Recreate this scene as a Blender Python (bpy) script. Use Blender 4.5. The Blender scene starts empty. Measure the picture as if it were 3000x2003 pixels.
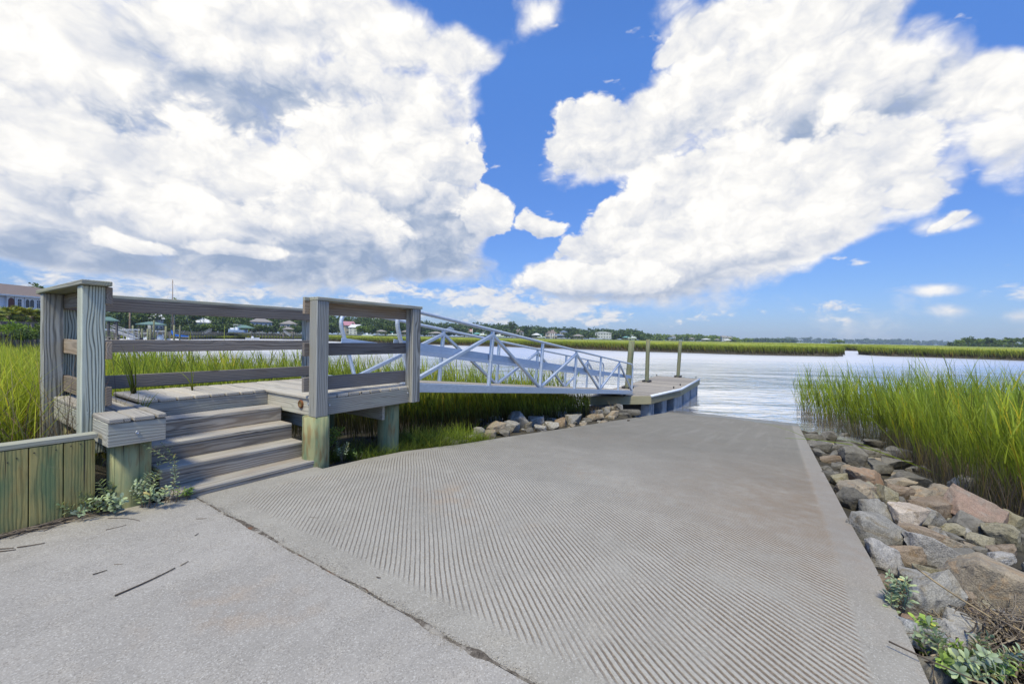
import bpy, bmesh, math, random
import numpy as np
from mathutils import Vector, Matrix, noise as mnoise
R = math.radians
scene = bpy.context.scene
COL = scene.collection
rng = np.random.default_rng(7)
random.seed(7)

# ------------------------------------------------------------------ camera
FPX = 1234.976                       # focal length in photo pixels (photo 3000 x 2003)
CAM = np.array([-0.853, -2.862, 1.394])
_y, _p, _r = R(34.036), R(-0.595), R(1.022)
FW = np.array([math.cos(_y)*math.cos(_p), math.sin(_y)*math.cos(_p), math.sin(_p)])
_rt = np.array([math.sin(_y), -math.cos(_y), 0.0]); _up = np.cross(_rt, FW)
RT = math.cos(_r)*_rt + math.sin(_r)*_up
UP = -math.sin(_r)*_rt + math.cos(_r)*_up
cd = bpy.data.cameras.new('camera')
cam = bpy.data.objects.new('camera', cd); COL.objects.link(cam)
cd.sensor_width = 36.0; cd.lens = 36.0*FPX/3000.0
cd.clip_start = 0.05; cd.clip_end = 20000
M = Matrix(((RT[0], UP[0], -FW[0], CAM[0]), (RT[1], UP[1], -FW[1], CAM[1]),
            (RT[2], UP[2], -FW[2], CAM[2]), (0, 0, 0, 1)))
cam.matrix_world = M
scene.camera = cam

def ray(px, py): return FW + (px-1500)/FPX*RT - (py-1001.5)/FPX*UP
def at(px, py, D): return CAM + ray(px, py)*D
def atz(px, py, z):
    d = ray(px, py); return CAM + d*((z-CAM[2])/d[2])

# ------------------------------------------------------------------ render / view
scene.view_settings.view_transform = 'Standard'
scene.view_settings.look = 'None'
scene.view_settings.exposure = EXPOSURE = 0.0
scene.view_settings.gamma = 1.0
scene.cycles.use_denoising = True
try:
    scene.cycles.denoiser = 'OPENIMAGEDENOISE'
    scene.cycles.denoising_input_passes = 'RGB_ALBEDO_NORMAL'
    scene.cycles.denoising_prefilter = 'ACCURATE'
except Exception:
    pass
scene.cycles.max_bounces = 6
scene.cycles.diffuse_bounces = 3
scene.cycles.glossy_bounces = 3
scene.cycles.transmission_bounces = 3
scene.cycles.volume_bounces = 0
scene.cycles.caustics_reflective = False
scene.cycles.caustics_refractive = False

# ------------------------------------------------------------------ sun (veiled by thin cloud, high, behind the left shoulder)
SUN_EL, SUN_AZ = 60.0, 192.0         # azimuth measured from +X towards +Y
sl = bpy.data.lights.new('sun', 'SUN'); sl.energy = 4.3; sl.angle = R(10.0); sl.color = (1.0, 0.925, 0.68)
sun = bpy.data.objects.new('sun', sl); COL.objects.link(sun)
sdir = Vector((math.cos(R(SUN_EL))*math.cos(R(SUN_AZ)), math.cos(R(SUN_EL))*math.sin(R(SUN_AZ)), math.sin(R(SUN_EL))))
sun.rotation_euler = sdir.to_track_quat('Z', 'Y').to_euler()
sun.location = (-20, 5, 40)

# ------------------------------------------------------------------ node helpers
class NT:
    def __init__(s, tree): s.t = tree; s.n = tree.nodes; s.l = tree.links
    def new(s, typ, **kw):
        n = s.n.new(typ)
        for k, v in kw.items(): setattr(n, k, v)
        return n
    def put(s, sock, v):
        if isinstance(v, bpy.types.NodeSocket): s.l.new(v, sock)
        elif v is not None:
            try: sock.default_value = v
            except Exception: sock.default_value = tuple(v) + (1.0,)
    def math(s, op, a, b=None, c=None, clamp=False):
        n = s.new('ShaderNodeMath', operation=op, use_clamp=clamp)
        s.put(n.inputs[0], a)
        if b is not None: s.put(n.inputs[1], b)
        if c is not None: s.put(n.inputs[2], c)
        return n.outputs[0]
    def vmath(s, op, a, b=None, scale=None):
        n = s.new('ShaderNodeVectorMath', operation=op)
        s.put(n.inputs[0], a)
        if b is not None: s.put(n.inputs[1], b)
        if scale is not None: s.put(n.inputs['Scale'], scale)
        return n.outputs['Value'] if op in ('LENGTH', 'DOT_PRODUCT', 'DISTANCE') else n.outputs[0]
    def noise(s, vec, scale, detail=4, rough=0.55, dist=0.0, lac=2.0, col=False):
        n = s.new('ShaderNodeTexNoise'); s.put(n.inputs['Vector'], vec)
        s.put(n.inputs['Scale'], scale); s.put(n.inputs['Detail'], detail)
        s.put(n.inputs['Roughness'], rough); s.put(n.inputs['Distortion'], dist); s.put(n.inputs['Lacunarity'], lac)
        return n.outputs['Color' if col else 'Fac']
    def voro(s, vec, scale, feature='F1', out='Distance', rand=1.0):
        n = s.new('ShaderNodeTexVoronoi', feature=feature); s.put(n.inputs['Vector'], vec)
        s.put(n.inputs['Scale'], scale); s.put(n.inputs['Randomness'], rand)
        return n.outputs[out]
    def mr(s, v, a, b, c=0.0, d=1.0, smooth=False):
        n = s.new('ShaderNodeMapRange', interpolation_type='SMOOTHSTEP' if smooth else 'LINEAR', clamp=True)
        s.put(n.inputs['Value'], v)
        for i, x in zip(('From Min', 'From Max', 'To Min', 'To Max'), (a, b, c, d)): s.put(n.inputs[i], x)
        return n.outputs['Result']
    def mix(s, fac, a, b, blend='MIX'):
        n = s.new('ShaderNodeMix', data_type='RGBA', blend_type=blend, clamp_factor=True)
        s.put(n.inputs[0], fac); s.put(n.inputs[6], a); s.put(n.inputs[7], b)
        return n.outputs[2]
    def ramp(s, fac, stops, interp='LINEAR'):
        n = s.new('ShaderNodeValToRGB'); cr = n.color_ramp; cr.interpolation = interp
        while len(cr.elements) < len(stops): cr.elements.new(0.5)
        for e, (p, c) in zip(cr.elements, stops):
            e.position = p; e.color = tuple(c) + (1.0,) if len(c) == 3 else c
        s.put(n.inputs[0], fac); return n.outputs[0]
    def sep(s, v):
        n = s.new('ShaderNodeSeparateXYZ'); s.put(n.inputs[0], v); return n.outputs
    def comb(s, x, y, z):
        n = s.new('ShaderNodeCombineXYZ')
        for i, v in enumerate((x, y, z)): s.put(n.inputs[i], v)
        return n.outputs[0]
    def attr(s, name, out='Vector'):
        n = s.new('ShaderNodeAttribute', attribute_name=name); return n.outputs[out]

# ------------------------------------------------------------------ world: physical sky with cumulus laid out by azimuth / elevation
def az_el(px, py):
    d = ray(px, py); d = d/np.linalg.norm(d)
    return math.degrees(math.atan2(d[1], d[0])), math.degrees(math.asin(d[2]))

LIT = (-0.014, 0.020, 0.026)
def build_world():
    w = bpy.data.worlds.new('World'); scene.world = w; w.use_nodes = True
    t = NT(w.node_tree); t.n.clear()
    geo = t.new('ShaderNodeTexCoord'); d = geo.outputs['Generated']
    dx, dy, dz = t.sep(d)[:3]
    sky = t.new('ShaderNodeTexSky', sky_type='NISHITA'); sky.sun_disc = False
    sky.sun_elevation = R(SUN_EL); sky.sun_rotation = R(90.0-SUN_AZ)
    sky.air_density = 1.0; sky.dust_density = 0.6; sky.ozone_density = 3.0
    az = t.math('DEGREES', t.math('ARCTAN2', dy, dx))
    el = t.math('DEGREES', t.math('ARCSINE', dz))
    P = t.comb(t.math('SUBTRACT', 34.0, az), el, 0.0)        # x: degrees to the right of the view azimuth
    # domain warp so that no outline is a plain ellipse
    wn = t.noise(d, 4.0, 3, 0.6, col=True)
    wamp = t.mr(el, 1.0, 18.0, 0.25, 1.0)
    P = t.vmath('ADD', P, t.vmath('SCALE', t.vmath('MULTIPLY', t.vmath('SUBTRACT', wn, (0.5, 0.5, 0.5)), (11.0, 9.0, 0.0)), scale=wamp))
    def blobs(lst):
        acc = None
        for (px, py, hw, hh, rot, wt) in lst:
            a0, e0 = az_el(px, py)
            a1 = az_el(px+hw*0.5, py)[0]; a2 = az_el(px-hw*0.5, py)[0]
            e1 = az_el(px, py-hh*0.5)[1]; e2 = az_el(px, py+hh*0.5)[1]
            m = t.new('ShaderNodeMapping', vector_type='TEXTURE')
            t.put(m.inputs['Vector'], P)
            m.inputs['Location'].default_value = (34.0-a0, e0, 0)
            m.inputs['Rotation'].default_value = (0, 0, R(rot))
            m.inputs['Scale'].default_value = (max(abs(a2-a1), 0.5), max(abs(e1-e2), 0.4), 1)
            g = t.new('ShaderNodeTexGradient', gradient_type='SPHERICAL'); t.put(g.inputs[0], m.outputs[0])
            v = t.math('MULTIPLY_ADD', g.outputs['Fac'], wt, acc if acc is not None else 0.0)
            acc = v
        return acc
    cover = blobs(CLOUDS)
    dark = blobs(GREYS)
    # noise: cauliflower structure, finer towards the horizon
    Qs = t.vmath('MULTIPLY', d, (1.0, 1.0, 1.35))
    # cauliflower structure: fractal cells, rounded outwards, over a broad irregular swell
    per = t.noise(Qs, 3.0, 6, 0.58, 0.2)
    wob = t.vmath('SCALE', t.vmath('SUBTRACT', t.noise(Qs, 9.0, 3, 0.6, col=True), (0.5, 0.5, 0.5)), scale=0.085)
    Qw = t.vmath('ADD', Qs, wob)
    def cells(v, sc=7.5, det=4.0):
        n = t.new('ShaderNodeTexVoronoi', feature='F1'); n.normalize = True
        t.put(n.inputs['Vector'], v); n.inputs['Scale'].default_value = sc
        n.inputs['Detail'].default_value = det; n.inputs['Roughness'].default_value = 0.56; n.inputs['Lacunarity'].default_value = 2.15
        return n.outputs['Distance']
    w0 = cells(Qw)
    w1 = cells(t.vmath('ADD', Qw, LIT))
    dens = t.math('ADD', t.math('MINIMUM', cover, 0.80), t.math('MULTIPLY', t.math('SUBTRACT', per, 0.50), 1.7))
    dens = t.math('ADD', dens, t.math('MULTIPLY', t.math('SUBTRACT', 0.36, w0), 1.7))
    alpha = t.math('MULTIPLY', t.mr(dens, 0.16, 0.80, smooth=True), t.mr(el, -1.0, 0.5))
    lit = t.math('SUBTRACT', w1, w0)                           # >0 on the side of a billow that faces the light
    p1_ = t.noise(t.vmath('ADD', Qs, (-0.035, 0.05, 0.06)), 3.0, 4, 0.5)
    broad = t.math('SUBTRACT', per, p1_)
    big = t.noise(Qs, 1.9, 3, 0.5)
    sh = t.math('ADD', t.math('MINIMUM', t.math('MULTIPLY', dark, t.mr(per, 0.3, 0.7, 1.15, 0.75)), 0.68), t.math('MULTIPLY', t.math('SUBTRACT', big, 0.43), 0.42))
    sh = t.math('ADD', sh, t.math('MULTIPLY_ADD', lit, -2.0, 0.11))
    sh = t.math('ADD', sh, t.math('MULTIPLY', broad, -0.8))
    sh = t.math('ADD', sh, t.math('MULTIPLY', t.math('SUBTRACT', w0, 0.30), 0.8))
    # cumulus heaps, back to front: rounded bright tops over flatter grey bases, each overlapping what lies behind
    nzB = t.math('ADD', t.math('MULTIPLY', t.math('SUBTRACT', per, 0.50), 1.25), t.math('MULTIPLY', t.math('SUBTRACT', 0.36, w0), 1.25))
    wlc = cells(Qw, 19.0, 3.0)
    nzS = t.math('ADD', t.math('MULTIPLY', t.math('SUBTRACT', t.noise(Qs, 9.0, 4, 0.55), 0.50), 1.2), t.math('MULTIPLY', t.math('SUBTRACT', 0.34, wlc), 1.3))
    tex = t.math('ADD', t.math('MULTIPLY', lit, -1.7), t.math('MULTIPLY', t.math('SUBTRACT', w0, 0.32), 0.75))
    tex = t.math('ADD', tex, t.math('MULTIPLY', broad, -0.5))
    tex = t.math('ADD', tex, t.math('MULTIPLY', t.math('SUBTRACT', wlc, 0.34), 0.35))
    for (px, py, hw, hh, rot, grey, soft) in HEAPS:
        a0, e0 = az_el(px, py)
        sx = abs(az_el(px+hw*.5, py)[0]-az_el(px-hw*.5, py)[0]); sy = abs(az_el(px, py-hh*.5)[1]-az_el(px, py+hh*.5)[1])
        m = t.new('ShaderNodeMapping', vector_type='TEXTURE'); t.put(m.inputs['Vector'], P)
        m.inputs['Location'].default_value = (34.0-a0, e0, 0); m.inputs['Rotation'].default_value = (0, 0, R(rot)); m.inputs['Scale'].default_value = (sx, sy, 1)
        hx, hy, _ = t.sep(m.outputs[0])[:3]
        hy2 = t.math('MAXIMUM', hy, t.math('MULTIPLY', hy, -1.5))
        r_ = t.math('SQRT', t.math('ADD', t.math('MULTIPLY', hx, hx), t.math('MULTIPLY', hy2, hy2)))
        big_ = hw > 150
        f = t.math('ADD', t.math('MULTIPLY', t.math('SUBTRACT', 1.05, r_), 0.95 if big_ else 1.1), nzB if big_ else nzS)
        al_i = t.mr(f, 0.10, 0.10+soft, smooth=True)
        s_i = t.math('ADD', t.math('MULTIPLY', t.mr(t.math('ADD', hy, t.math('MULTIPLY', nzB, 0.35)), -0.75, 0.30, grey, 0.02, True), 1.0), t.math('ADD', tex, 0.16))
        sh = t.math('ADD', sh, t.math('MULTIPLY', al_i, t.math('SUBTRACT', s_i, sh)))
        alpha = t.math('MAXIMUM', alpha, t.math('MULTIPLY', al_i, t.mr(el, -1.0, 0.5)))
    ccol = t.ramp(sh, [(0.0, (1.10, 1.08, 1.04)), (0.16, (0.99, 0.98, 0.96)), (0.32, (0.88, 0.885, 0.905)), (0.54, (0.70, 0.735, 0.815)), (0.80, (0.47, 0.545, 0.69)), (1.0, (0.34, 0.43, 0.60))])
    # small fair-weather puffs in rows above the horizon
    wl = cells(t.vmath('MULTIPLY', Qw, (1.0, 1.0, 1.5)), 23.0, 2.5)
    wl2 = cells(t.vmath('MULTIPLY', t.vmath('ADD', Qw, (-0.004, 0.006, 0.010)), (1.0, 1.0, 1.5)), 23.0, 2.5)
    pl = t.noise(t.vmath('MULTIPLY', Qs, (1.0, 1.0, 2.2)), 8.0, 4, 0.55)
    band = t.math('MULTIPLY', t.mr(el, 0.8, 2.6), t.mr(el, 9.5, 5.5))
    side = t.mr(t.math('SUBTRACT', 34.0, az), 8.0, 26.0, 1.0, 0.45)
    dl = t.math('ADD', t.math('MULTIPLY', t.math('MULTIPLY', band, side), 0.62), t.math('MULTIPLY', t.math('SUBTRACT', pl, 0.52), 2.2))
    dl = t.math('ADD', dl, t.math('MULTIPLY', t.math('SUBTRACT', 0.33, wl), 1.5))
    al = t.math('MULTIPLY', t.mr(dl, 0.40, 0.80, smooth=True), t.math('MULTIPLY', t.mr(el, 0.3, 1.4), 0.92))
    cl_ = t.ramp(t.math('ADD', t.math('MULTIPLY', t.math('SUBTRACT', wl2, wl), -2.2), t.math('ADD', 0.30, t.math('MULTIPLY', t.math('SUBTRACT', 0.5, dl), 0.25))), [(0.0, (0.97, 0.95, 0.92)), (0.45, (0.84, 0.84, 0.87)), (1.0, (0.60, 0.66, 0.78))])
    # low cloud picks up a warmer, duller tone near the horizon
    low = t.mr(el, 1.0, 7.0, 0.45, 0.0)
    ccol = t.mix(low, ccol, (0.80, 0.79, 0.80, 1))
    ccol = t.mix(alpha, cl_, ccol)
    alpha = t.math('SUBTRACT', t.math('ADD', alpha, al), t.math('MULTIPLY', alpha, al))
    bg1 = t.new('ShaderNodeBackground'); t.put(bg1.inputs['Color'], SKYTINT(t, sky.outputs[0], el)); bg1.inputs['Strength'].default_value = 0.14
    bg2 = t.new('ShaderNodeBackground'); t.put(bg2.inputs['Color'], ccol); bg2.inputs['Strength'].default_value = 0.97
    mx = t.new('ShaderNodeMixShader'); t.put(mx.inputs[0], alpha)
    t.l.new(bg1.outputs[0], mx.inputs[1]); t.l.new(bg2.outputs[0], mx.inputs[2])
    out = t.new('ShaderNodeOutputWorld'); t.l.new(mx.outputs[0], out.inputs[0])
    w.cycles.sampling_method = 'MANUAL'; w.cycles.sample_map_resolution = 512

def SKYTINT(t, c, el):
    tint = t.ramp(t.mr(el, -2.0, 48.0), [(0.0, (0.66, 0.80, 1.16)), (0.08, (0.54, 0.66, 1.00)), (0.18, (0.53, 0.70, 1.05)), (0.38, (0.57, 0.82, 1.28)), (0.7, (0.74, 1.15, 1.72)), (1.0, (0.74, 1.15, 1.72))])
    return t.mix(1.0, c, tint, 'MULTIPLY')

# (photo px x, y, half width, half height, rotation deg, weight)
CLOUDS = [
    # left bank
    (250, 180, 1000, 460, 0, 1.0), (700, 120, 800, 460, 0, 0.9), (1020, 120, 420, 330, 0, 0.6), (350, 480, 1000, 400, 0, 1.0),
    (850, 480, 700, 460, 0, 1.0), (1130, 400, 380, 240, 0, 0.9), (1250, 470, 230, 200, 0, 0.9), (700, 650, 1000, 220, 0, 0.9), (1180, 640, 380, 240, 0, 0.9),
    (150, 680, 600, 200, 0, 0.7), (1340, 170, 230, 260, 20, 0.50), (1320, 280, 150, 120, 0, 0.45), (1560, 40, 150, 150, 30, 0.55),
    (1430, 640, 130, 100, 0, 0.7), (1590, 668, 90, 55, 0, 0.55), (1530, 260, 90, 120, 0, 0.35), (1000, 770, 560, 70, 0, 0.7), (350, 745, 700, 70, 0, 0.6),
    # holes in the left bank
    (1165, 150, 150, 130, 0, -0.75), (1000, 150, 110, 100, 0, -0.35), (1290, 30, 150, 110, 0, -0.6), (1440, 380, 120, 170, 0, -0.7), (1440, 90, 70, 140, 0, -0.3), (1520, 740, 160, 60, 0, -0.5),
    # right tower
    (2400, 60, 480, 230, 0, 1.0), (2330, 220, 460, 250, -25, 0.95), (2120, 330, 460, 180, 18, 0.85), (1820, 410, 300, 170, 15, 0.85), (1700, 480, 190, 160, 0, 0.75), (1690, 390, 150, 110, 20, 0.55),
    (2060, 120, 190, 120, 20, 0.6), (2020, 220, 130, 90, 40, 0.45), (2600, 300, 300, 220, 0, 0.85), (2120, 560, 420, 220, 0, 1.1), (2400, 560, 380, 220, 10, 1.0), (2620, 590, 200, 90, 14, 0.55),
    (2300, 680, 440, 170, 15, 1.0), (2010, 690, 300, 150, 0, 0.8), (1790, 770, 330, 150, 0, 0.85), (1640, 830, 330, 110, 0, 0.7), (2080, 810, 420, 80, 8, 0.6),
    (1830, 640, 130, 110, 30, 0.6), (1640, 650, 70, 50, 0, 0.5),
    # right edge
    (2900, 220, 230, 150, 0, 0.7), (2860, 390, 300, 190, 0, 0.55), (2990, 450, 200, 190, 0, 0.6), (2730, 670, 130, 45, 20, 0.6), (2820, 668, 80, 28, 10, 0.5),
    (2720, 848, 130, 24, 0, 0.62), (2790, 905, 120, 28, 0, 0.5), (2975, 925, 90, 26, 0, 0.5),
    # blue gap
    (1720, 200, 300, 330, 0, -0.8), (1530, 470, 170, 190, 0, -0.8), (1520, 590, 120, 60, 0, -0.6), (1700, 640, 160, 90, 20, -0.75), (1510, 720, 130, 60, 0, -0.6), (1460, 330, 90, 200, 0, -0.5), (2080, 195, 80, 60, 0, -0.7), (2700, 150, 120, 220, -20, -0.6), (2650, 430, 80, 80, 0, -0.4), (1790, 555, 200, 80, 0, -0.6),
    (2720, 770, 420, 90, 0, -0.7), (2480, 800, 300, 70, 10, -0.5),
]
# (photo px x, y, half width, half height, rotation, greyness of the base, edge softness)
HEAPS = [
    (150, 150, 420, 260, 0, 0.45, 0.55), (620, 130, 520, 210, 0, 0.70, 0.40), (1080, 120, 330, 190, 0, 0.50, 0.40), (1330, 160, 170, 130, 20, 0.30, 0.45),
    (250, 430, 420, 160, 0, 0.55, 0.40), (1120, 250, 320, 130, 0, 0.55, 0.40),
    (330, 560, 480, 190, 0, 0.75, 0.25), (1190, 420, 260, 170, 0, 0.55, 0.18), (760, 530, 460, 220, 0, 0.70, 0.22), (1060, 560, 340, 190, 0, 0.85, 0.20), (1290, 480, 130, 110, 0, 0.35, 0.15),
    (560, 650, 330, 110, 0, 0.80, 0.22), (980, 660, 240, 100, 0, 0.80, 0.22), (390, 715, 130, 34, 0, 0.35, 0.30), (690, 725, 170, 30, 0, 0.40, 0.30),
    (2420, 60, 480, 230, 0, 0.55, 0.35), (2600, 260, 260, 170, 10, 0.75, 0.45), (2220, 270, 380, 190, 15, 0.45, 0.28), (1900, 400, 330, 150, 15, 0.50, 0.25), (1710, 420, 150, 130, 10, 0.30, 0.25),
    (2050, 130, 150, 90, 20, 0.30, 0.35), (2560, 440, 200, 110, 0, 0.40, 0.25),
    (2400, 560, 360, 190, 8, 0.35, 0.20), (2090, 570, 330, 220, 0, 0.35, 0.15), (2620, 590, 170, 80, 10, 0.30, 0.20), (2260, 690, 420, 150, 10, 0.45, 0.22), (1930, 760, 330, 130, 5, 0.55, 0.20), (1700, 820, 250, 80, 0, 0.55, 0.20),
    (1440, 640, 120, 80, 0, 0.40, 0.20), (1590, 665, 90, 50, 0, 0.40, 0.22), (1800, 640, 90, 60, 20, 0.35, 0.22), (1760, 720, 120, 70, 10, 0.40, 0.2),
    (2920, 210, 210, 110, 0, 0.35, 0.40), (2900, 410, 260, 150, 0, 0.50, 0.60), (2740, 668, 90, 30, 25, 0.25, 0.35),
]
GREYS = [
    (640, 290, 560, 190, 0, 0.85), (400, 420, 380, 140, 0, 0.7), (70, 480, 300, 110, 0, 0.6), (80, 260, 360, 170, 0, 0.4), (900, 290, 320, 170, 0, 0.35),
    (250, 785, 900, 120, 0, 1.0), (800, 800, 760, 130, -3, 1.15), (1150, 800, 560, 130, 0, 1.2), (1230, 660, 330, 210, 0, 0.95), (830, 510, 140, 80, 0, 0.4), (1450, 830, 400, 110, 0, 0.7),
    (2570, 260, 380, 230, 20, 0.85), (2430, 400, 300, 160, 0, 0.65), (2240, 570, 80, 40, 0, 0.5), (2640, 200, 260, 180, 0, 0.4), (2900, 340, 320, 110, 0, 0.35),
    (2050, 880, 500, 90, 0, 0.7), (1750, 890, 420, 90, 0, 0.6), (2080, 60, 130, 150, 20, 0.35), (1500, 560, 100, 50, 0, 0.25), (2000, 420, 300, 80, 15, 0.3), (1860, 800, 260, 60, 0, 0.25),
]
build_world()

# ------------------------------------------------------------------ mesh helpers
ORG = {}                                   # world origin that a part's vertices are taken relative to
def _link(o): COL.objects.link(o); return o
def thing(name, label, cat, loc=(0, 0, 0), rotz=0.0, group=None, local=False):
    o = _link(bpy.data.objects.new(name, None)); o.location = loc; o.rotation_euler = (0, 0, rotz)
    o.empty_display_size = 0.2
    tag(o, label, cat, group); ORG[o] = np.zeros(3) if local else np.array(loc, float)
    return o
def tag(o, label=None, cat=None, group=None, kind=None):
    if label: o['label'] = label
    if cat: o['category'] = cat
    if group: o['group'] = group
    if kind: o['kind'] = kind
    return o
def copy_tree(o, parent=None):
    c = o.copy(); COL.objects.link(c); c.parent = parent
    for ch in [x for x in o.children]: copy_tree(ch, c)
    return c

class MB:
    """collects quads / boxes / tubes; build() links them as ONE mesh object"""
    def __init__(s): s.v = []; s.f = []; s.g = []; s.k = []; s.n = 0
    def add(s, v, f, g=None, k=None):
        v = np.asarray(v, float).reshape(-1, 3)
        s.v.append(v); s.f.extend([tuple(i+s.n for i in q) for q in f])
        s.g.append(np.asarray(g, float).reshape(-1, 3) if g is not None else v.copy())
        s.k.append(np.full(len(v), rng.random() if k is None else k) if np.isscalar(k) or k is None else np.asarray(k, float))
        s.n += len(v)
    def box(s, c, size, ax=None, bev=0.004, seed=None, k=None, long=None):
        """chamfered box; c centre, size along the axes ax (3x3 rows). 'g' keeps board coordinates: x along the grain"""
        h = np.asarray(size, float)/2; c = np.asarray(c, float)
        A = np.eye(3) if ax is None else np.asarray(ax, float)
        b = min(bev, h.min()*0.45)
        V = []; idx = {}
        for sx in (-1, 1):
            for sy in (-1, 1):
                for sz in (-1, 1):
                    S = np.array([sx, sy, sz], float)
                    for kx in range(3):
                        p = S*(h-b); p[kx] = S[kx]*h[kx]
                        idx[(sx, sy, sz, kx)] = len(V); V.append(p)
        V = np.array(V); F = []
        sg = (-1, 1)
        for kx in range(3):
            a, d = [i for i in range(3) if i != kx]
            for s0 in sg:
                q = []
                for (u, w) in ((-1, -1), (1, -1), (1, 1), (-1, 1)):
                    t = [0, 0, 0]; t[kx] = s0; t[a] = u; t[d] = w; q.append(idx[(*t, kx)])
                F.append(q)
        for kx in range(3):                # edges parallel to kx
            a, d = [i for i in range(3) if i != kx]
            for u in sg:
                for w in sg:
                    q = []
                    for (e, fc) in ((-1, a), (1, a), (1, d), (-1, d)):
                        t = [0, 0, 0]; t[kx] = e; t[a] = u; t[d] = w; q.append(idx[(*t, fc)])
                    F.append(q)
        for sx in sg:
            for sy in sg:
                for sz in sg: F.append([idx[(sx, sy, sz, i)] for i in range(3)])
        FF = []
        for q in F:
            P = V[q]; n = np.cross(P[1]-P[0], P[2]-P[0])
            FF.append(q if n @ P.mean(0) > 0 else q[::-1])
        L = int(np.argmax(h)) if long is None else long
        o = [i for i in range(3) if i != L]
        off = rng.uniform(-1, 1, 3)*np.array([40.0, 0.10, 0.10])
        if abs(off[1]) < 0.03: off[1] += 0.05
        g = np.stack([V[:, L], V[:, o[0]], V[:, o[1]]], 1) + off
        s.add(V @ A + c, FF, g, k)
        return s
    def bar(s, p, q, w, d, up=(0, 0, 1), **kw):
        """box from p to q, width w sideways, d along 'up'"""
        p = np.asarray(p, float); q = np.asarray(q, float); x = q-p; L = np.linalg.norm(x); x /= L
        y = np.cross(np.asarray(up, float), x); y /= np.linalg.norm(y); z = np.cross(x, y)
        return s.box((p+q)/2, (L, w, d), np.stack([x, y, z]), long=0, **kw)
    def tube(s, pts, r, seg=10, cap=True, k=None):
        P = np.asarray(pts, float); n = len(P); r = np.broadcast_to(np.asarray(r, float), (n,))
        T = np.gradient(P, axis=0); T /= np.linalg.norm(T, axis=1)[:, None]
        a = np.array([0, 0, 1.0]) if abs(T[0][2]) < 0.9 else np.array([1.0, 0, 0])
        U = np.cross(T[0], a); U /= np.linalg.norm(U); V = []; G = []
        L = np.concatenate([[0], np.cumsum(np.linalg.norm(np.diff(P, axis=0), axis=1))])
        off = rng.uniform(-1, 1, 3)*np.array([40.0, 0.03, 0.03])
        for i in range(n):
            U = U - T[i]*(U @ T[i]); U /= np.linalg.norm(U); W = np.cross(T[i], U)
            for j in range(seg):
                t = 2*math.pi*j/seg
                V.append(P[i] + r[i]*(math.cos(t)*U + math.sin(t)*W))
                G.append((L[i]+off[0], r[i]*math.cos(t)+off[1], r[i]*math.sin(t)+off[2]))
        F = [(i*seg+j, i*seg+(j+1) % seg, (i+1)*seg+(j+1) % seg, (i+1)*seg+j) for i in range(n-1) for j in range(seg)]
        if cap: F += [tuple(range(seg))[::-1], tuple((n-1)*seg+j for j in range(seg))]
        s.add(V, F, G, k); return s
    def lathe(s, c, prof, seg=16, k=None):
        """profile of (radius, z) about the vertical through c"""
        V = [(c[0]+r*math.cos(2*math.pi*j/seg), c[1]+r*math.sin(2*math.pi*j/seg), c[2]+z) for r, z in prof for j in range(seg)]
        m = len(prof)
        F = [(i*seg+j, i*seg+(j+1) % seg, (i+1)*seg+(j+1) % seg, (i+1)*seg+j) for i in range(m-1) for j in range(seg)]
        F += [tuple(range(seg))[::-1], tuple((m-1)*seg+j for j in range(seg))]
        s.add(V, F, None, k); return s
    def prism(s, poly, z0, z1, k=None):
        n = len(poly); V = [(x, y, z0) for x, y in poly] + [(x, y, z1) for x, y in poly]
        A = sum(poly[i][0]*poly[(i+1) % n][1]-poly[(i+1) % n][0]*poly[i][1] for i in range(n))
        F = [tuple(range(n))[::-1], tuple(range(n, 2*n))] + [(i, (i+1) % n, n+(i+1) % n, n+i) for i in range(n)]
        if A < 0: F = [q[::-1] for q in F]
        s.add(V, F, None, k); return s
    def build(s, name, mat, parent=None, smooth=False, org=None):
        V = np.concatenate(s.v) if s.v else np.zeros((0, 3))
        if org is None: org = ORG.get(parent, np.zeros(3)) if parent is not None else np.zeros(3)
        me = bpy.data.meshes.new(name); me.from_pydata((V-org).tolist(), [], s.f)
        a = me.attributes.new('g', 'FLOAT_VECTOR', 'POINT'); a.data.foreach_set('vector', np.concatenate(s.g).astype(np.float32).ravel())
        a = me.attributes.new('k', 'FLOAT', 'POINT'); a.data.foreach_set('value', np.concatenate(s.k).astype(np.float32))
        if smooth: me.shade_smooth()
        me.materials.append(mat); o = _link(bpy.data.objects.new(name, me))
        if parent is not None: o.parent = parent; ORG[o] = org
        else: o.location = org; ORG[o] = org
        return o

def np_mesh(name, V, quads, mat, attrs=None, smooth=False, org=None, parent=None, tris=None):
    """fast mesh from numpy arrays (all quads, or all triangles)"""
    V = np.asarray(V, np.float32); Fq = quads if quads is not None else tris; w = Fq.shape[1]
    if org is not None: V = V - np.asarray(org, np.float32)
    me = bpy.data.meshes.new(name)
    me.vertices.add(len(V)); me.vertices.foreach_set('co', V.ravel())
    n = len(Fq); me.loops.add(n*w); me.loops.foreach_set('vertex_index', Fq.astype(np.int32).ravel())
    me.polygons.add(n); me.polygons.foreach_set('loop_start', np.arange(0, n*w, w, dtype=np.int32))
    me.polygons.foreach_set('loop_total', np.full(n, w, np.int32))
    me.update(calc_edges=True)
    for nm, arr in (attrs or {}).items():
        a = me.attributes.new(nm, 'FLOAT', 'POINT'); a.data.foreach_set('value', np.asarray(arr, np.float32))
    if smooth: me.shade_smooth()
    me.materials.append(mat); o = _link(bpy.data.objects.new(name, me))
    if org is not None and parent is None: o.location = org
    if parent is not None: o.parent = parent
    return o

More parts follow.
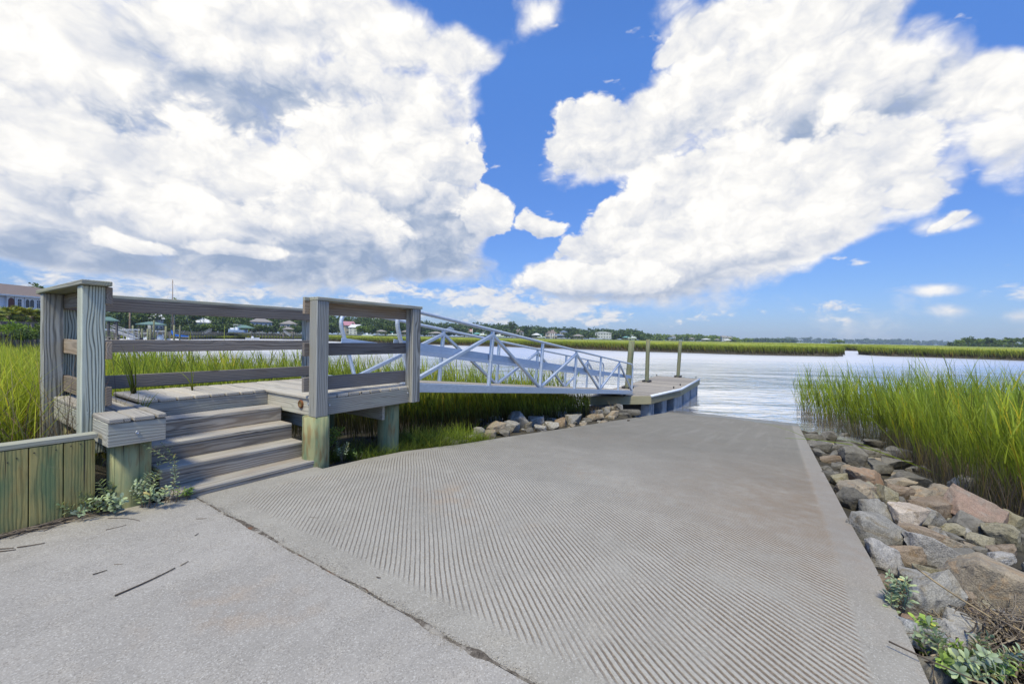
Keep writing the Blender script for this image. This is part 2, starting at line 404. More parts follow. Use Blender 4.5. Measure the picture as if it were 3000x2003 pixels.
# ------------------------------------------------------------------ materials
def mat(name, fn, rough=0.8, spec=0.3, metal=0.0):
    m = bpy.data.materials.new(name); m.use_nodes = True
    t = NT(m.node_tree); b = t.n['Principled BSDF']; b.inputs['Roughness'].default_value = rough
    b.inputs['Specular IOR Level'].default_value = spec; b.inputs['Metallic'].default_value = metal
    fn(t, b); return m
def bump(t, b, h, strength=0.5, dist=0.01):
    n = t.new('ShaderNodeBump'); n.inputs['Strength'].default_value = strength; n.inputs['Distance'].default_value = dist
    t.put(n.inputs['Height'], h); t.l.new(n.outputs[0], b.inputs['Normal'])
def objco(t): return t.new('ShaderNodeTexCoord').outputs['Object']
def worldpos(t): return t.new('ShaderNodeNewGeometry').outputs['Position']

def wood(name, light, dark, tint, tint_amt=0.35, ring=0.010, ringc=0.5, knots=0.5, rust=0.0):
    """sawn, weathered timber: growth rings about a pith off the board, fibres, checks, knots"""
    def fn(t, b):
        g = t.attr('g'); k = t.attr('k', 'Fac')
        gx, gy, gz = t.sep(g)[:3]
        # knots bend the rings
        kv = t.new('ShaderNodeTexVoronoi', feature='F1'); t.put(kv.inputs['Vector'], t.comb(t.math('MULTIPLY', gx, 1.6), t.math('MULTIPLY', gy, 7.0), t.math('MULTIPLY', gz, 7.0)))
        kv.inputs['Scale'].default_value = 1.0
        kd = t.mr(kv.outputs['Distance'], 0.0, 0.34, 1.0, 0.0, True)
        lowv = t.comb(t.math('MULTIPLY', gx, 1.1), t.math('MULTIPLY', gy, 5.0), t.math('MULTIPLY', gz, 5.0))
        wob = t.noise(lowv, 1.0, 3, 0.55)
        r = t.math('SQRT', t.math('ADD', t.math('MULTIPLY', gy, gy), t.math('MULTIPLY', gz, gz)))
        r = t.math('ADD', r, t.math('MULTIPLY', wob, 0.050)); r = t.math('ADD', r, t.math('MULTIPLY', kd, 0.018))
        rg = t.math('SINE', t.math('MULTIPLY', r, 2*math.pi/ring))
        rg = t.mr(rg, -0.3, 1.0)
        fib = t.noise(t.comb(t.math('MULTIPLY', gx, 5.0), t.math('MULTIPLY', gy, 260.0), t.math('MULTIPLY', gz, 260.0)), 1.0, 3, 0.6)
        blot = t.noise(t.comb(t.math('MULTIPLY', gx, 2.2), t.math('MULTIPLY', gy, 9.0), t.math('MULTIPLY', gz, 9.0)), 1.0, 4, 0.6)
        chk = t.noise(t.comb(t.math('MULTIPLY', gx, 1.3), t.math('MULTIPLY', gy, 60.0), t.math('MULTIPLY', gz, 60.0)), 1.0, 2, 0.5)
        crack = t.mr(chk, 0.665, 0.715)
        fac = t.math('ADD', t.math('MULTIPLY', rg, ringc), t.math('MULTIPLY', t.math('SUBTRACT', fib, 0.5), 0.9), clamp=True)
        c = t.mix(fac, (*light, 1), (*dark, 1))
        c = t.mix(t.mr(blot, 0.42, 0.66, 0.0, tint_amt), c, (*tint, 1))
        c = t.mix(1.0, c, t.ramp(k, [(0.0, (0.72, 0.72, 0.73)), (0.5, (1, 1, 1)), (1.0, (1.22, 1.19, 1.14))]), 'MULTIPLY')
        kc = t.math('MULTIPLY', t.mr(kv.outputs['Distance'], 0.05, 0.11, 1.0, 0.0, True), t.mr(t.sep(kv.outputs['Color'])[0], 1.0-knots*0.5, 1.0-knots*0.5+0.05))
        c = t.mix(kc, c, (0.10, 0.045, 0.02, 1) if rust else (0.06, 0.05, 0.045, 1))
        c = t.mix(t.math('MULTIPLY', crack, 0.85), c, (0.03, 0.028, 0.027, 1))
        if rust:
            st = t.mr(t.noise(t.comb(t.math('MULTIPLY', gx, 3.0), t.math('MULTIPLY', gy, 14.0), t.math('MULTIPLY', gz, 14.0)), 1.0, 3, 0.6), 0.52, 0.66, 0, rust)
            c = t.mix(st, c, (0.22, 0.10, 0.03, 1))
        t.put(b.inputs['Base Color'], c)
        h = t.math('ADD', t.math('MULTIPLY', rg, -0.5), t.math('MULTIPLY', fib, 0.7)); h = t.math('ADD', h, t.math('MULTIPLY', crack, -2.0))
        bump(t, b, h, 0.55, 0.004)
    return mat(name, fn, 0.85, 0.25)

M_DECK = wood('weathered_decking', (0.47, 0.44, 0.385), (0.23, 0.21, 0.182), (0.36, 0.31, 0.26), 0.4, 0.012, 0.5, 0.3)
M_STEP = wood('stair_timber', (0.385, 0.35, 0.30), (0.15, 0.13, 0.11), (0.26, 0.195, 0.135), 0.55, 0.018, 0.7, 0.6)
M_TREAD = wood('stair_tread_timber', (0.49, 0.455, 0.395), (0.22, 0.20, 0.17), (0.33, 0.25, 0.185), 0.5, 0.018, 0.6, 0.5)
M_RAIL = wood('purple_grey_rail', (0.285, 0.255, 0.225), (0.120, 0.105, 0.092), (0.215, 0.175, 0.14), 0.55, 0.018, 0.65, 0.6)
M_RAILB = wood('brown_rail', (0.32, 0.265, 0.21), (0.145, 0.115, 0.088), (0.255, 0.18, 0.115), 0.6, 0.018, 0.55, 0.6)
M_POST = wood('green_grey_post', (0.58, 0.61, 0.50), (0.11, 0.12, 0.10), (0.45, 0.445, 0.34), 0.5, 0.017, 0.95, 0.4)
M_POST2 = wood('grey_post', (0.45, 0.445, 0.40), (0.115, 0.112, 0.10), (0.33, 0.31, 0.265), 0.5, 0.017, 0.85, 0.5)
M_RIM = wood('rim_timber', (0.42, 0.40, 0.345), (0.19, 0.17, 0.145), (0.43, 0.45, 0.38), 0.5, 0.020, 0.6, 0.4)
M_CAP = wood('cap_timber', (0.38, 0.375, 0.32), (0.15, 0.145, 0.125), (0.38, 0.38, 0.23), 0.5, 0.014, 0.5, 0.3)
M_PLANK = wood('treated_green_plank', (0.37, 0.315, 0.125), (0.15, 0.135, 0.05), (0.085, 0.16, 0.085), 0.75, 0.016, 0.6, 0.7, 0.25)
M_PILE = wood('treated_green_pile', (0.28, 0.285, 0.155), (0.13, 0.145, 0.08), (0.08, 0.17, 0.115), 0.7, 0.014, 0.5, 0.2, 0.55)
M_MOOR = wood('mooring_pile_timber', (0.24, 0.24, 0.15), (0.115, 0.115, 0.075), (0.12, 0.17, 0.09), 0.6, 0.016, 0.5, 0.2, 0.2)
M_DOCK = wood('dock_decking', (0.33, 0.30, 0.265), (0.235, 0.21, 0.185), (0.29, 0.255, 0.215), 0.4, 0.012, 0.4, 0.2)
M_FASC = wood('dock_fascia_timber', (0.36, 0.33, 0.22), (0.23, 0.21, 0.13), (0.25, 0.25, 0.17), 0.5, 0.020, 0.4, 0.2)
M_PIER = wood('far_pier_timber', (0.24, 0.215, 0.19), (0.14, 0.125, 0.11), (0.19, 0.165, 0.14), 0.4, 0.02, 0.5, 0.1)

def plain(name, col, rough=0.6, spec=0.4, metal=0.0, var=0.12, sc=6.0):
    def fn(t, b):
        n = t.noise(objco(t), sc, 4, 0.6)
        f = t.mr(n, 0.3, 0.7, 1.0-var, 1.0+var)
        t.put(b.inputs['Base Color'], t.mix(1.0, (*col, 1), t.comb(f, f, f), 'MULTIPLY'))
        t.put(b.inputs['Roughness'], t.mr(n, 0.3, 0.7, rough*0.85, min(1, rough*1.15)))
    return mat(name, fn, rough, spec, metal)

def alu(t, b):
    p = objco(t)
    n = t.noise(t.vmath('MULTIPLY', p, (3, 3, 18)), 4.0, 5, 0.65)
    c = t.ramp(n, [(0.3, (0.46, 0.52, 0.60)), (0.55, (0.58, 0.64, 0.72)), (0.75, (0.70, 0.74, 0.79))])
    t.put(b.inputs['Base Color'], c); t.put(b.inputs['Roughness'], t.mr(n, 0.3, 0.7, 0.34, 0.52))
M_ALU = mat('dull_aluminium', alu, 0.42, 0.5, 0.35)
def aluw(t, b):
    p = objco(t); n = t.noise(t.vmath('MULTIPLY', p, (2, 2, 9)), 4.0, 5, 0.65)
    t.put(b.inputs['Base Color'], t.ramp(n, [(0.3, (0.40, 0.50, 0.64)), (0.6, (0.52, 0.61, 0.74)), (0.8, (0.64, 0.70, 0.79))]))
M_ALUB = mat('aluminium_plate', aluw, 0.5, 0.5, 0.25)
M_GALV = plain('galvanised_steel', (0.55, 0.56, 0.58), 0.45, 0.5, 0.8)
M_BLACK = plain('black_iron', (0.03, 0.03, 0.033), 0.5)
M_FLOAT = plain('blue_grey_float', (0.27, 0.31, 0.36), 0.55, 0.4, 0.0, 0.3, 3.0)
M_GAPSHADE = plain('float_gap_shade', (0.012, 0.013, 0.015), 0.9)  # near-black: shade below the dock put into the colour
M_RUB = plain('pale_rub_rail', (0.66, 0.70, 0.76), 0.45)
M_RUST = plain('rusty_iron', (0.16, 0.07, 0.03), 0.85, 0.2, 0.0, 0.5, 60)
M_BRASS = plain('tarnished_brass', (0.25, 0.19, 0.08), 0.6, 0.4, 0.4, 0.4, 80)

# concrete ------------------------------------------------------------
def concrete(name, grooves=False, base=(0.405, 0.392, 0.378)):
    def fn(t, b):
        p = worldpos(t); x, y, z = t.sep(p)[:3]
        n1 = t.noise(p, 0.9, 5, 0.6); n2 = t.noise(p, 6.0, 5, 0.65); n3 = t.noise(p, 90.0, 3, 0.7)
        sp = t.voro(p, 210.0, out='Color')
        spk = t.sep(sp)[0]
        c = t.mix(t.mr(n1, 0.35, 0.7), (*base, 1), tuple(v*0.80 for v in base) + (1,))
        c = t.mix(t.mr(n2, 0.5, 0.75, 0, 0.5), c, (base[0]*1.12, base[1]*1.09, base[2]*1.03, 1))
        pit = t.math('MULTIPLY', t.mr(spk, 0.84, 0.90), t.mr(n2, 0.40, 0.55))
        lite = t.mr(spk, 0.10, 0.07)
        c = t.mix(t.mr(t.noise(t.vmath('MULTIPLY', p, (1.0, 2.2, 1.0)), 1.7, 6, 0.68, 0.8), 0.46, 0.68, 0.0, 0.55), c, tuple(v*0.72 for v in base) + (1,))
        c = t.mix(t.math('MULTIPLY', pit, 0.45), c, (0.17, 0.15, 0.13, 1))
        c = t.mix(t.math('MULTIPLY', lite, 0.35), c, (0.60, 0.58, 0.54, 1))
        c = t.mix(1.0, c, t.ramp(n3, [(0.25, (0.80, 0.80, 0.80)), (0.75, (1.16, 1.16, 1.16))]), 'MULTIPLY')
        rs = t.math('MULTIPLY', t.mr(t.noise(p, 0.75, 3, 0.5), 0.60, 0.72), t.mr(n2, 0.4, 0.6))
        c = t.mix(t.math('MULTIPLY', rs, 0.30), c, (0.36, 0.23, 0.13, 1))
        h = t.math('ADD', t.math('MULTIPLY', n3, 0.5), t.math('MULTIPLY', pit, -1.2))
        if grooves:
            k0 = 0.0215
            cs, sn = math.cos(R(46.5)), math.sin(R(46.5))
            u = t.math('ADD', t.math('MULTIPLY', x, -sn), t.math('MULTIPLY', y, cs))
            wv = t.noise(p, 0.7, 1, 0.5); wv2 = t.noise(p, 14.0, 3, 0.6)
            yb = t.math('MINIMUM', t.math('ADD', y, 1.0), 0.0)
            u = t.math('ADD', u, t.math('MULTIPLY', t.math('MULTIPLY', yb, yb), 0.043))
            u = t.math('ADD', u, t.math('ADD', t.math('MULTIPLY', wv, 0.075), t.math('MULTIPLY', wv2, 0.009)))
            ph = t.math('FRACT', t.math('DIVIDE', u, 0.0300))
            tri = t.math('ABSOLUTE', t.math('SUBTRACT', ph, 0.5))           # 0 in the middle of a groove
            edge_r = t.math('SUBTRACT', y, t.math('MULTIPLY_ADD', x, k0, -3.190))   # >0 inside the right curb
            edge_l = t.math('SUBTRACT', t.math('MULTIPLY_ADD', x, k0, 1.06), y)
            jag = t.math('MULTIPLY', t.math('SUBTRACT', n2, 0.5), 0.05)
            er = t.math('ADD', edge_r, jag); el_ = t.math('ADD', edge_l, jag); ex = t.math('ADD', t.math('SUBTRACT', x, 0.775), jag)
            inside = t.math('MULTIPLY', t.math('MULTIPLY', t.mr(er, 0.0, 0.03), t.mr(el_, 0.0, 0.05)), t.mr(ex, 0.0, 0.06))
            silt = t.math('ADD', x, t.math('MULTIPLY', t.math('SUBTRACT', n1, 0.5), 4.0))
            keep = t.mr(silt, 5.5, 10.5, 1.0, 0.22)
            worn = t.mr(t.noise(p, 2.3, 6, 0.7), 0.34, 0.54, 0.22, 1.0)
            inside = t.math('MULTIPLY', inside, t.math('MULTIPLY', keep, worn))
            dirtw = t.math('ADD', t.mr(edge_r, 0.0, 2.2, 0.13, 0.0), t.math('MULTIPLY', t.math('SUBTRACT', t.noise(p, 3.0, 4, 0.6), 0.5), 0.16))
            gw = t.math('ADD', 0.075, dirtw)
            gro = t.math('MULTIPLY', t.math('SUBTRACT', 1.0, t.mr(tri, t.math('MULTIPLY', gw, 0.6), t.math('ADD', gw, 0.10), 0.0, 1.0, True)), inside)
            dirt = t.mix(t.mr(edge_r, 0.2, 2.6), (0.135, 0.095, 0.062, 1), (0.125, 0.115, 0.105, 1))
            dirt = t.mix(t.mr(spk, 0.5, 0.9), dirt, (0.27, 0.21, 0.15, 1))
            ridge = t.math('MULTIPLY', t.math('MULTIPLY', inside, t.math('SUBTRACT', 1.0, gro)), t.mr(edge_r, 0.0, 3.0, 0.55, 0.25))
            c = t.mix(ridge, c, (0.43, 0.405, 0.36, 1))
            c = t.mix(t.math('MULTIPLY', gro, 0.88), c, dirt)
            # brown silt along the right side, darker damp film towards the water
            br = t.math('MULTIPLY', t.math('MULTIPLY', t.mr(edge_r, 2.0, 0.1), t.mr(x, 1.8, 3.8)), t.mr(x, 10.0, 6.0))
            c = t.mix(t.math('MULTIPLY', br, t.mr(n2, 0.35, 0.7, 0.25, 0.75)), c, (0.24, 0.17, 0.11, 1))
            damp = t.mr(t.math('ADD', x, t.math('MULTIPLY', t.math('SUBTRACT', n1, 0.5), 3.0)), 3.2, 8.0)
            alg = t.mix(t.noise(p, 1.6, 4, 0.6), (0.145, 0.134, 0.112, 1), (0.215, 0.200, 0.172, 1))
            onslab = t.mr(edge_r, 0.0, 0.05)
            c = t.mix(t.math('MULTIPLY', t.math('MULTIPLY', damp, 0.8), onslab), c, alg)
            curb = t.math('MULTIPLY', t.mr(edge_r, 0.02, -0.02), t.mr(x, 1.2, 3.5))
            c = t.mix(t.math('MULTIPLY', curb, 0.6), c, (0.255, 0.235, 0.21, 1))
            # streaks raked by trailers, running down the slope
            st = t.noise(t.comb(t.math('MULTIPLY', x, 0.35), t.math('MULTIPLY', y, 5.0), 0.0), 1.0, 4, 0.6)
            c = t.mix(t.math('MULTIPLY', t.mr(st, 0.52, 0.66, 0, 0.35), t.mr(x, 6.0, 10.0)), c, (0.29, 0.272, 0.24, 1))
            wet = t.mr(t.math('ADD', x, t.math('ADD', t.math('MULTIPLY', t.math('SUBTRACT', n2, 0.5), 0.9), t.math('MULTIPLY', t.math('SUBTRACT', t.noise(p, 0.8, 2, 0.5), 0.5), 2.6))), 17.55, 17.9)
            wet2 = t.mr(x, 18.3, 18.9)
            wet = t.math('MAXIMUM', wet, wet2)
            c = t.mix(t.math('MULTIPLY', wet, 0.55), c, (0.10, 0.10, 0.10, 1))
            t.put(b.inputs['Roughness'], t.mr(wet, 0, 1, 0.88, 0.30))
            h = t.math('ADD', h, t.math('MULTIPLY', gro, -3.0))
            # joint strip crumbs and the dark joint line handled by geometry
        t.put(b.inputs['Base Color'], c)
        bump(t, b, h, 0.6, 0.004)
    return mat(name, fn, 0.88, 0.25)
M_PAD = concrete('concrete_pad', False, (0.345, 0.322, 0.292))
M_RAMP = concrete('concrete_ramp_grooved', True, (0.330, 0.308, 0.268))

# ------------------------------------------------------------------ terrain profile
RX = [-5, .5, 1.6, 2.2, 2.8, 3.97, 5.36, 7.43, 10.78, 14.43, 19.54, 60]
RZ = [.012, 0, -.006, -.03, -.07, -.213, -.354, -.578, -.928, -1.315, -1.825, -5.9]
zf = lambda x: np.interp(x, RX, RZ)
yl = lambda x: 1.215 + .0215*(x-1.6)
yr = lambda x: -3.345 + .0215*(x-1.6)
WATER = -1.80
SH_AZ = np.array([-180, 10, 23.9, 27.1, 34.0, 43.2, 56.1, 67.0, 73.0, 77.2, 79.0, 82, 100, 180.])
SH_R = np.array([15, 15, 19, 17, 15, 15.5, 17, 20, 24, 30, 60, 120, 160, 160.])
def H(x, y):
    x = np.asarray(x, float); y = np.asarray(y, float)
    dl = y-yl(x); dr = yr(x)-y
    zr = zf(x)
    right = zr-.13-.10*np.clip(dr, 0, 60)
    right = np.where(x < 1.2, right-.12*np.clip(dr-1.5, 0, 30), right)
    base = np.interp(x, [-40, -0.3, 0.1, 0.6, 2.0, 19, 60], [0.36, 0.36, 0.25, -.09, -.10, -.10, -.1])
    left = np.where(x < 1.5, base, zr-.07)-.055*np.clip(dl, 0, 14)
    left = np.where((x < .6), base-.03*np.clip(dl-.5, 0, 22), left)
    left = np.maximum(left, -1.05)
    rr = np.hypot(x-CAM[0], y-CAM[1]); azd = np.degrees(np.arctan2(y-CAM[1], x-CAM[0]))
    sh = np.interp(azd, SH_AZ, SH_R)
    t = np.clip((rr-(sh-3.0))/5.0, 0, 1)
    left = left*(1-t) + np.minimum(left, -2.5)*t
    far = np.clip((rr-60)/60, 0, 1)*np.where(azd > 78, 1.2, 0)
    left = left + far
    under = zr-.25
    pad = np.where(x < 0.75, -.16, under)
    z = np.where(dl > 0, left, np.where(dr > 0, right, pad))
    # the pad continues to the left of the stair foot, up to the wall
    z = np.where((dl > 0) & (x < .5) & (y < 1.63), np.minimum(z, -.10), z)
    z = z + 0.03*np.sin(x*2.1+1.3*np.sin(y*1.7))*np.clip(np.maximum(dl, dr)-.2, 0, 1)
    return np.maximum(z, -3.2)

def soil(t, b):
    p = worldpos(t); n = t.noise(p, 3.0, 6, 0.65); m = t.noise(p, 40.0, 4, 0.7)
    c = t.ramp(n, [(0.3, (0.035, 0.030, 0.022)), (0.5, (0.065, 0.056, 0.040)), (0.7, (0.11, 0.095, 0.068))])
    c = t.mix(t.mr(m, 0.45, 0.7, 0, 0.6), c, (0.045, 0.042, 0.035, 1))
    t.put(b.inputs['Base Color'], c); bump(t, b, t.math('ADD', n, m), 0.8, 0.03)
M_SOIL = mat('marsh_mud', soil, 0.9, 0.25)

def build_ground():
    rr = np.concatenate([[0.02], np.geomspace(0.5, 60, 190), np.geomspace(66, 3400, 30)])
    aa = np.linspace(-math.pi, math.pi, 721)[:-1]
    RR, AA = np.meshgrid(rr, aa, indexing='ij')
    X = CAM[0]+RR*np.cos(AA); Y = CAM[1]+RR*np.sin(AA); Z = H(X, Y)
    Z = np.where(RR > 300, np.minimum(Z, -2.6), Z)
    V = np.stack([X, Y, Z], -1).reshape(-1, 3); n, m = RR.shape
    i = np.arange(n-1)[:, None]; j = np.arange(m)[None, :]
    q = np.stack([i*m+j, (i+1)*m+j, (i+1)*m+(j+1) % m, i*m+(j+1) % m], -1).reshape(-1, 4)
    o = np_mesh('ground', V, q, M_SOIL, smooth=True); tag(o, kind='structure'); return o
build_ground()

def build_ramp():
    # grooved slab with its smooth side bands, thickness showing at the edges
    xs = np.concatenate([np.linspace(.608, 4, 40), np.linspace(4.2, 24, 60)])
    V = []; F = []
    xs = np.sort(np.concatenate([xs, [1.6899, 1.6901]]))
    for x in xs:
        z = float(zf(x)); yy = 1.41 if x < 1.69 else float(yl(x))
        V += [(x, yy, z-.30), (x, yy, z), (x, yr(x), z), (x, yr(x), z-.30)]
    for i in range(len(xs)-1):
        a = i*4; b_ = a+4
        for k in range(3): F.append((a+k, a+k+1, b_+k+1, b_+k))
    F.append((0, 1, 2, 3)[::-1])
    F = [f[::-1] for f in F]
    me = bpy.data.meshes.new('boat_ramp'); me.from_pydata(V, [], F); me.materials.append(M_RAMP)
    bm = bmesh.new(); bm.from_mesh(me); bmesh.ops.recalc_face_normals(bm, faces=bm.faces); bm.to_mesh(me); bm.free()
    o = _link(bpy.data.objects.new('boat_ramp', me)); tag(o, kind='structure')
    pad = MB()
    poly = [(-9, 1.63), (-.2, 1.63), (.42, 1.41), (.596, 1.41), (.596, -3.37), (.3, -3.60), (-9, -3.60)]
    pad.prism(poly, -.25, 0.002)
    o = pad.build('concrete_pad', M_PAD); tag(o, kind='structure')
build_ramp()

# joint between pad and ramp: a narrow gap filled with grit, plus loose crumbs
def grit(t, b):
    p = worldpos(t); n = t.noise(p, 70.0, 4, 0.7); m = t.noise(p, 4.0, 3, 0.6)
    c = t.ramp(n, [(0.3, (0.05, 0.042, 0.035)), (0.6, (0.14, 0.12, 0.10)), (0.8, (0.30, 0.27, 0.24))])
    c = t.mix(t.mr(t.noise(p, 7.0, 4, 0.7), 0.50, 0.60), c, (0.30, 0.275, 0.24, 1))
    c = t.mix(t.mr(m, 0.6, 0.7), c, (0.16, 0.07, 0.035, 1))
    t.put(b.inputs['Base Color'], c); bump(t, b, n, 1.0, 0.006)
M_GRIT = mat('joint_grit', grit, 0.95, 0.1)
def joint():
    """the eroded joint: an uneven dark seam of grit lying a few millimetres proud of the two slab edges"""
    n = 260; y = np.linspace(-3.3, 1.28, n)
    wob = .006*np.sin(y*5.1)+.004*np.sin(y*13.7+1)+rng.normal(0, .0018, n)
    w = .0045+.0035*np.clip(np.sin(y*2.3+.7)+.5*np.sin(y*7.1), -.4, 1.3)+np.abs(rng.normal(0, .0018, n))
    w += .020*np.exp(-((y+1.72)/.05)**2)+.013*np.exp(-((y+1.42)/.09)**2)+.010*np.exp(-((y-.35)/.2)**2)
    V = []
    for i in range(n):
        V += [(.602+wob[i]-w[i], y[i], .0032), (.602+wob[i], y[i], .0062+rng.random()*.003), (.602+wob[i]+w[i]*.9, y[i], .0032)]
    F = [(3*i+k, 3*i+k+1, 3*i+k+4, 3*i+k+3) for i in range(n-1) for k in range(2)]
    m = MB(); m.add(V, [f[::-1] for f in F]); tag(m.build('joint_filler', M_GRIT, None, True), kind='structure')
joint()
def crumbs():
    n = 5200; y = rng.uniform(-2.6, 1.25, n)
    dens = 0.5+0.5*np.sin(y*3.1)*np.sin(y*7.7+1)
    keep = rng.random(n) < 0.25+0.75*dens; y = y[keep]; n = len(y)
    x = .603+rng.normal(0, .020, n)*(1+1.2*(np.sin(y*1.9+2) > .3))+.012*np.sin(y*9); r = rng.uniform(.0012, .0032, n)*(1+(rng.random(n) < .03)*1.2)
    oc = np.array([(1, 0, 0), (0, 1, 0), (-1, 0, 0), (0, -1, 0), (0, 0, 1), (0, 0, -1)], float)
    P = np.stack([x, y, np.full(n, .003)], 1)
    V = (P[:, None]+oc[None]*r[:, None, None]*rng.uniform(.6, 1.2, (n, 6, 1))).reshape(-1, 3)
    tr = np.array([(0, 1, 4), (1, 2, 4), (2, 3, 4), (3, 0, 4), (1, 0, 5), (2, 1, 5), (3, 2, 5), (0, 3, 5)])
    T = (np.arange(n)[:, None, None]*6+tr[None]).reshape(-1, 3)
    o = np_mesh('loose_grit', V, None, M_GRITL, tris=T); tag(o, kind='stuff')
    tag(o, 'loose sandy crumbs lying along the joint between pad and ramp', 'grit')
M_GRITL = plain('pale_grit', (0.34, 0.31, 0.27), 0.95, 0.1, 0.0, 0.5, 200)
crumbs()

# water ---------------------------------------------------------------
def water(t, b):
    p = worldpos(t); x, y, z = t.sep(p)[:3]
    ca, sa = math.cos(R(30)), math.sin(R(30))                 # wind comes up the river: crests lie across this heading
    u = t.math('ADD', t.math('MULTIPLY', x, ca), t.math('MULTIPLY', y, sa)); w = t.math('ADD', t.math('MULTIPLY', x, -sa), t.math('MULTIPLY', y, ca))
    def wave(fu, fw, det, dist): return t.noise(t.comb(t.math('MULTIPLY', u, fu), t.math('MULTIPLY', w, fw), 0.0), 1.0, det, 0.55, dist)
    big = wave(0.10, 0.045, 2, 0.3); mid = wave(1.0, 0.34, 4, 0.6); sm = wave(3.4, 1.5, 3, 0.5); gust = wave(0.030, 0.022, 3, 0.5)
    amp = t.mr(gust, 0.35, 0.65, 0.35, 1.0)
    h = t.math('ADD', t.math('MULTIPLY', big, 1.0), t.math('MULTIPLY', amp, t.math('ADD', t.math('MULTIPLY', mid, 0.34), t.math('MULTIPLY', sm, 0.06))))
    b.inputs['Base Color'].default_value = (0.93, 0.93, 0.95, 1)
    b.inputs['Metallic'].default_value = 0.82
    b.inputs['IOR'].default_value = 1.6
    t.put(b.inputs['Roughness'], t.math('MAXIMUM', t.mr(gust, 0.35, 0.65, 0.04, 0.12), t.mr(u, 32.0, 85.0, 0.0, 0.36)))
    bump(t, b, h, 1.0, 0.50)
M_WATER = mat('tidal_water', water, 0.06, 0.5)
wm = MB()
rad = np.array([0, 12, 40, 150, 600, 1500, 3400]); seg = 48
V = [(CAM[0], CAM[1], WATER)] + [(CAM[0]+r*math.cos(2*math.pi*j/seg), CAM[1]+r*math.sin(2*math.pi*j/seg), WATER) for r in rad[1:] for j in range(seg)]
F = [(0, 1+j, 1+(j+1) % seg) for j in range(seg)] + [(1+i*seg+j, 1+(i+1)*seg+j, 1+(i+1)*seg+(j+1) % seg, 1+i*seg+(j+1) % seg) for i in range(len(rad)-2) for j in range(seg)]
wm.add(V, F); tag(wm.build('water', M_WATER), kind='structure')

# ================================================================== wooden landing with stair and guard rails
ZD, ZT, ZC = .729, 1.748, 1.787       # deck top, post top, cap top
DX0, DX1 = .068, 3.145                # deck ends
landing = thing('wooden_landing', 'weathered wooden landing with guard rails and a stair of four treads beside the concrete ramp', 'landing', (1.6, 2.3, 0))

# decking: boards run in Y; the left tongue comes forward beside the stair
m = MB(); T = .038
def board(x0, x1, y0, y1):
    if x1-x0 < .012: return
    m.box(((x0+x1)/2, (y0+y1)/2, ZD-T/2+rng.uniform(-.0015, .0015)), (x1-x0, y1-y0+rng.uniform(0, .012), T), bev=.010, long=1)
x = DX0
while x < DX1-.01:
    x1 = min(x+.136, DX1)
    if x1 <= .43: y0 = 1.396
    elif x < .425: board(x, .424, 1.396, 3.24); x += .147; continue
    elif x1 < 1.685: y0 = 2.357
    else: y0 = 1.376
    if x < 1.66 < x1: board(x, 1.66, 2.357, 3.24); x = 1.668; continue
    board(x, x1, y0, 3.24); x += .147
m.build('decking', M_DECK, landing)

# rim boards
def rim(p, q, z0=.513, z1=ZD-T-.001, w=.038, mt=None, nm='rim_board'):
    b = MB(); b.bar((p[0], p[1], (z0+z1)/2), (q[0], q[1], (z0+z1)/2), w, z1-z0, bev=.004)
    return b.build(nm, mt or M_RIM, landing)
rim((DX0+.001, 1.420), (.422, 1.420))                     # front of the left tongue
rim((DX0+.020, 1.441), (DX0+.020, 3.23))                  # left side
rim((.403, 1.441), (.403, 2.355))                         # right side of the tongue
rim((.424, 2.382), (1.686, 2.382))                        # top riser
rim((1.707, 1.412), (1.707, 2.40))                        # left side of the right wing
rim((1.690, 1.392), (DX1-.002, 1.392))                    # front of the right wing
rim((DX1-.02, 1.413), (DX1-.02, 3.23)); rim((DX0+.04, 3.215), (DX1-.04, 3.215))
b = MB(); b.bar((.42, 2.25, .33), (1.68, 2.25, .33), .038, .30); b.build('rim_board', M_RIM, landing)
# doubled cross beams under the deck
for xb in (.34, 1.98, 2.80):
    b = MB(); b.bar((xb-.10, 1.50, .405), (xb-.10, 3.15, .405), .038, .19); b.build('cross_beam', M_RIM, landing)
# rusty disc, bolts
b = MB(); ang = np.linspace(0, 2*math.pi, 25)[:-1]
def disc(cx, cy, cz, nrm, r, th, seg=24):
    """short cylinder with a rounded edge, axis nrm"""
    n_ = np.asarray(nrm, float); u = np.cross(n_, (0, 0, 1)); u /= np.linalg.norm(u); w = np.cross(n_, u)
    V = []
    for rr_, d in ((r, 0), (r, th*.6), (r*.85, th), (r*.70, th), (r*.66, th*.55), (0.001, th*.55)):
        for a in np.linspace(0, 2*math.pi, seg+1)[:-1]:
            V.append(np.array([cx, cy, cz])+n_*d+rr_*(math.cos(a)*u+math.sin(a)*w))
    F = [(i*seg+j, (i+1)*seg+j, (i+1)*seg+(j+1) % seg, i*seg+(j+1) % seg) for i in range(5) for j in range(seg)]
    return V, F
b = MB(); b.add(*disc(1.688, 1.63, .625, (-1, 0, 0), .046, .018)); dsk = b.build('marker_disc', M_RUST, landing, True)
dsk['label'] = 'rusty round disc on the rim board'
b = MB(); b.add(*disc(1.679, 1.63, .625, (-1, 0, 0), .030, .006)); b.build('disc_centre', M_BRASS, dsk, True)
for (x_, y_, z_, nx) in ((1.688, 1.49, .64, (-1, 0, 0)), (.24, 1.401, .60, (0, -1, 0)), (1.86, 1.373, .62, (0, -1, 0)), (2.98, 1.373, .64, (0, -1, 0))):
    b = MB(); b.add(*disc(x_, y_, z_, nx, .013, .007, 12)); b.build('bolt', M_GALV, landing, True)

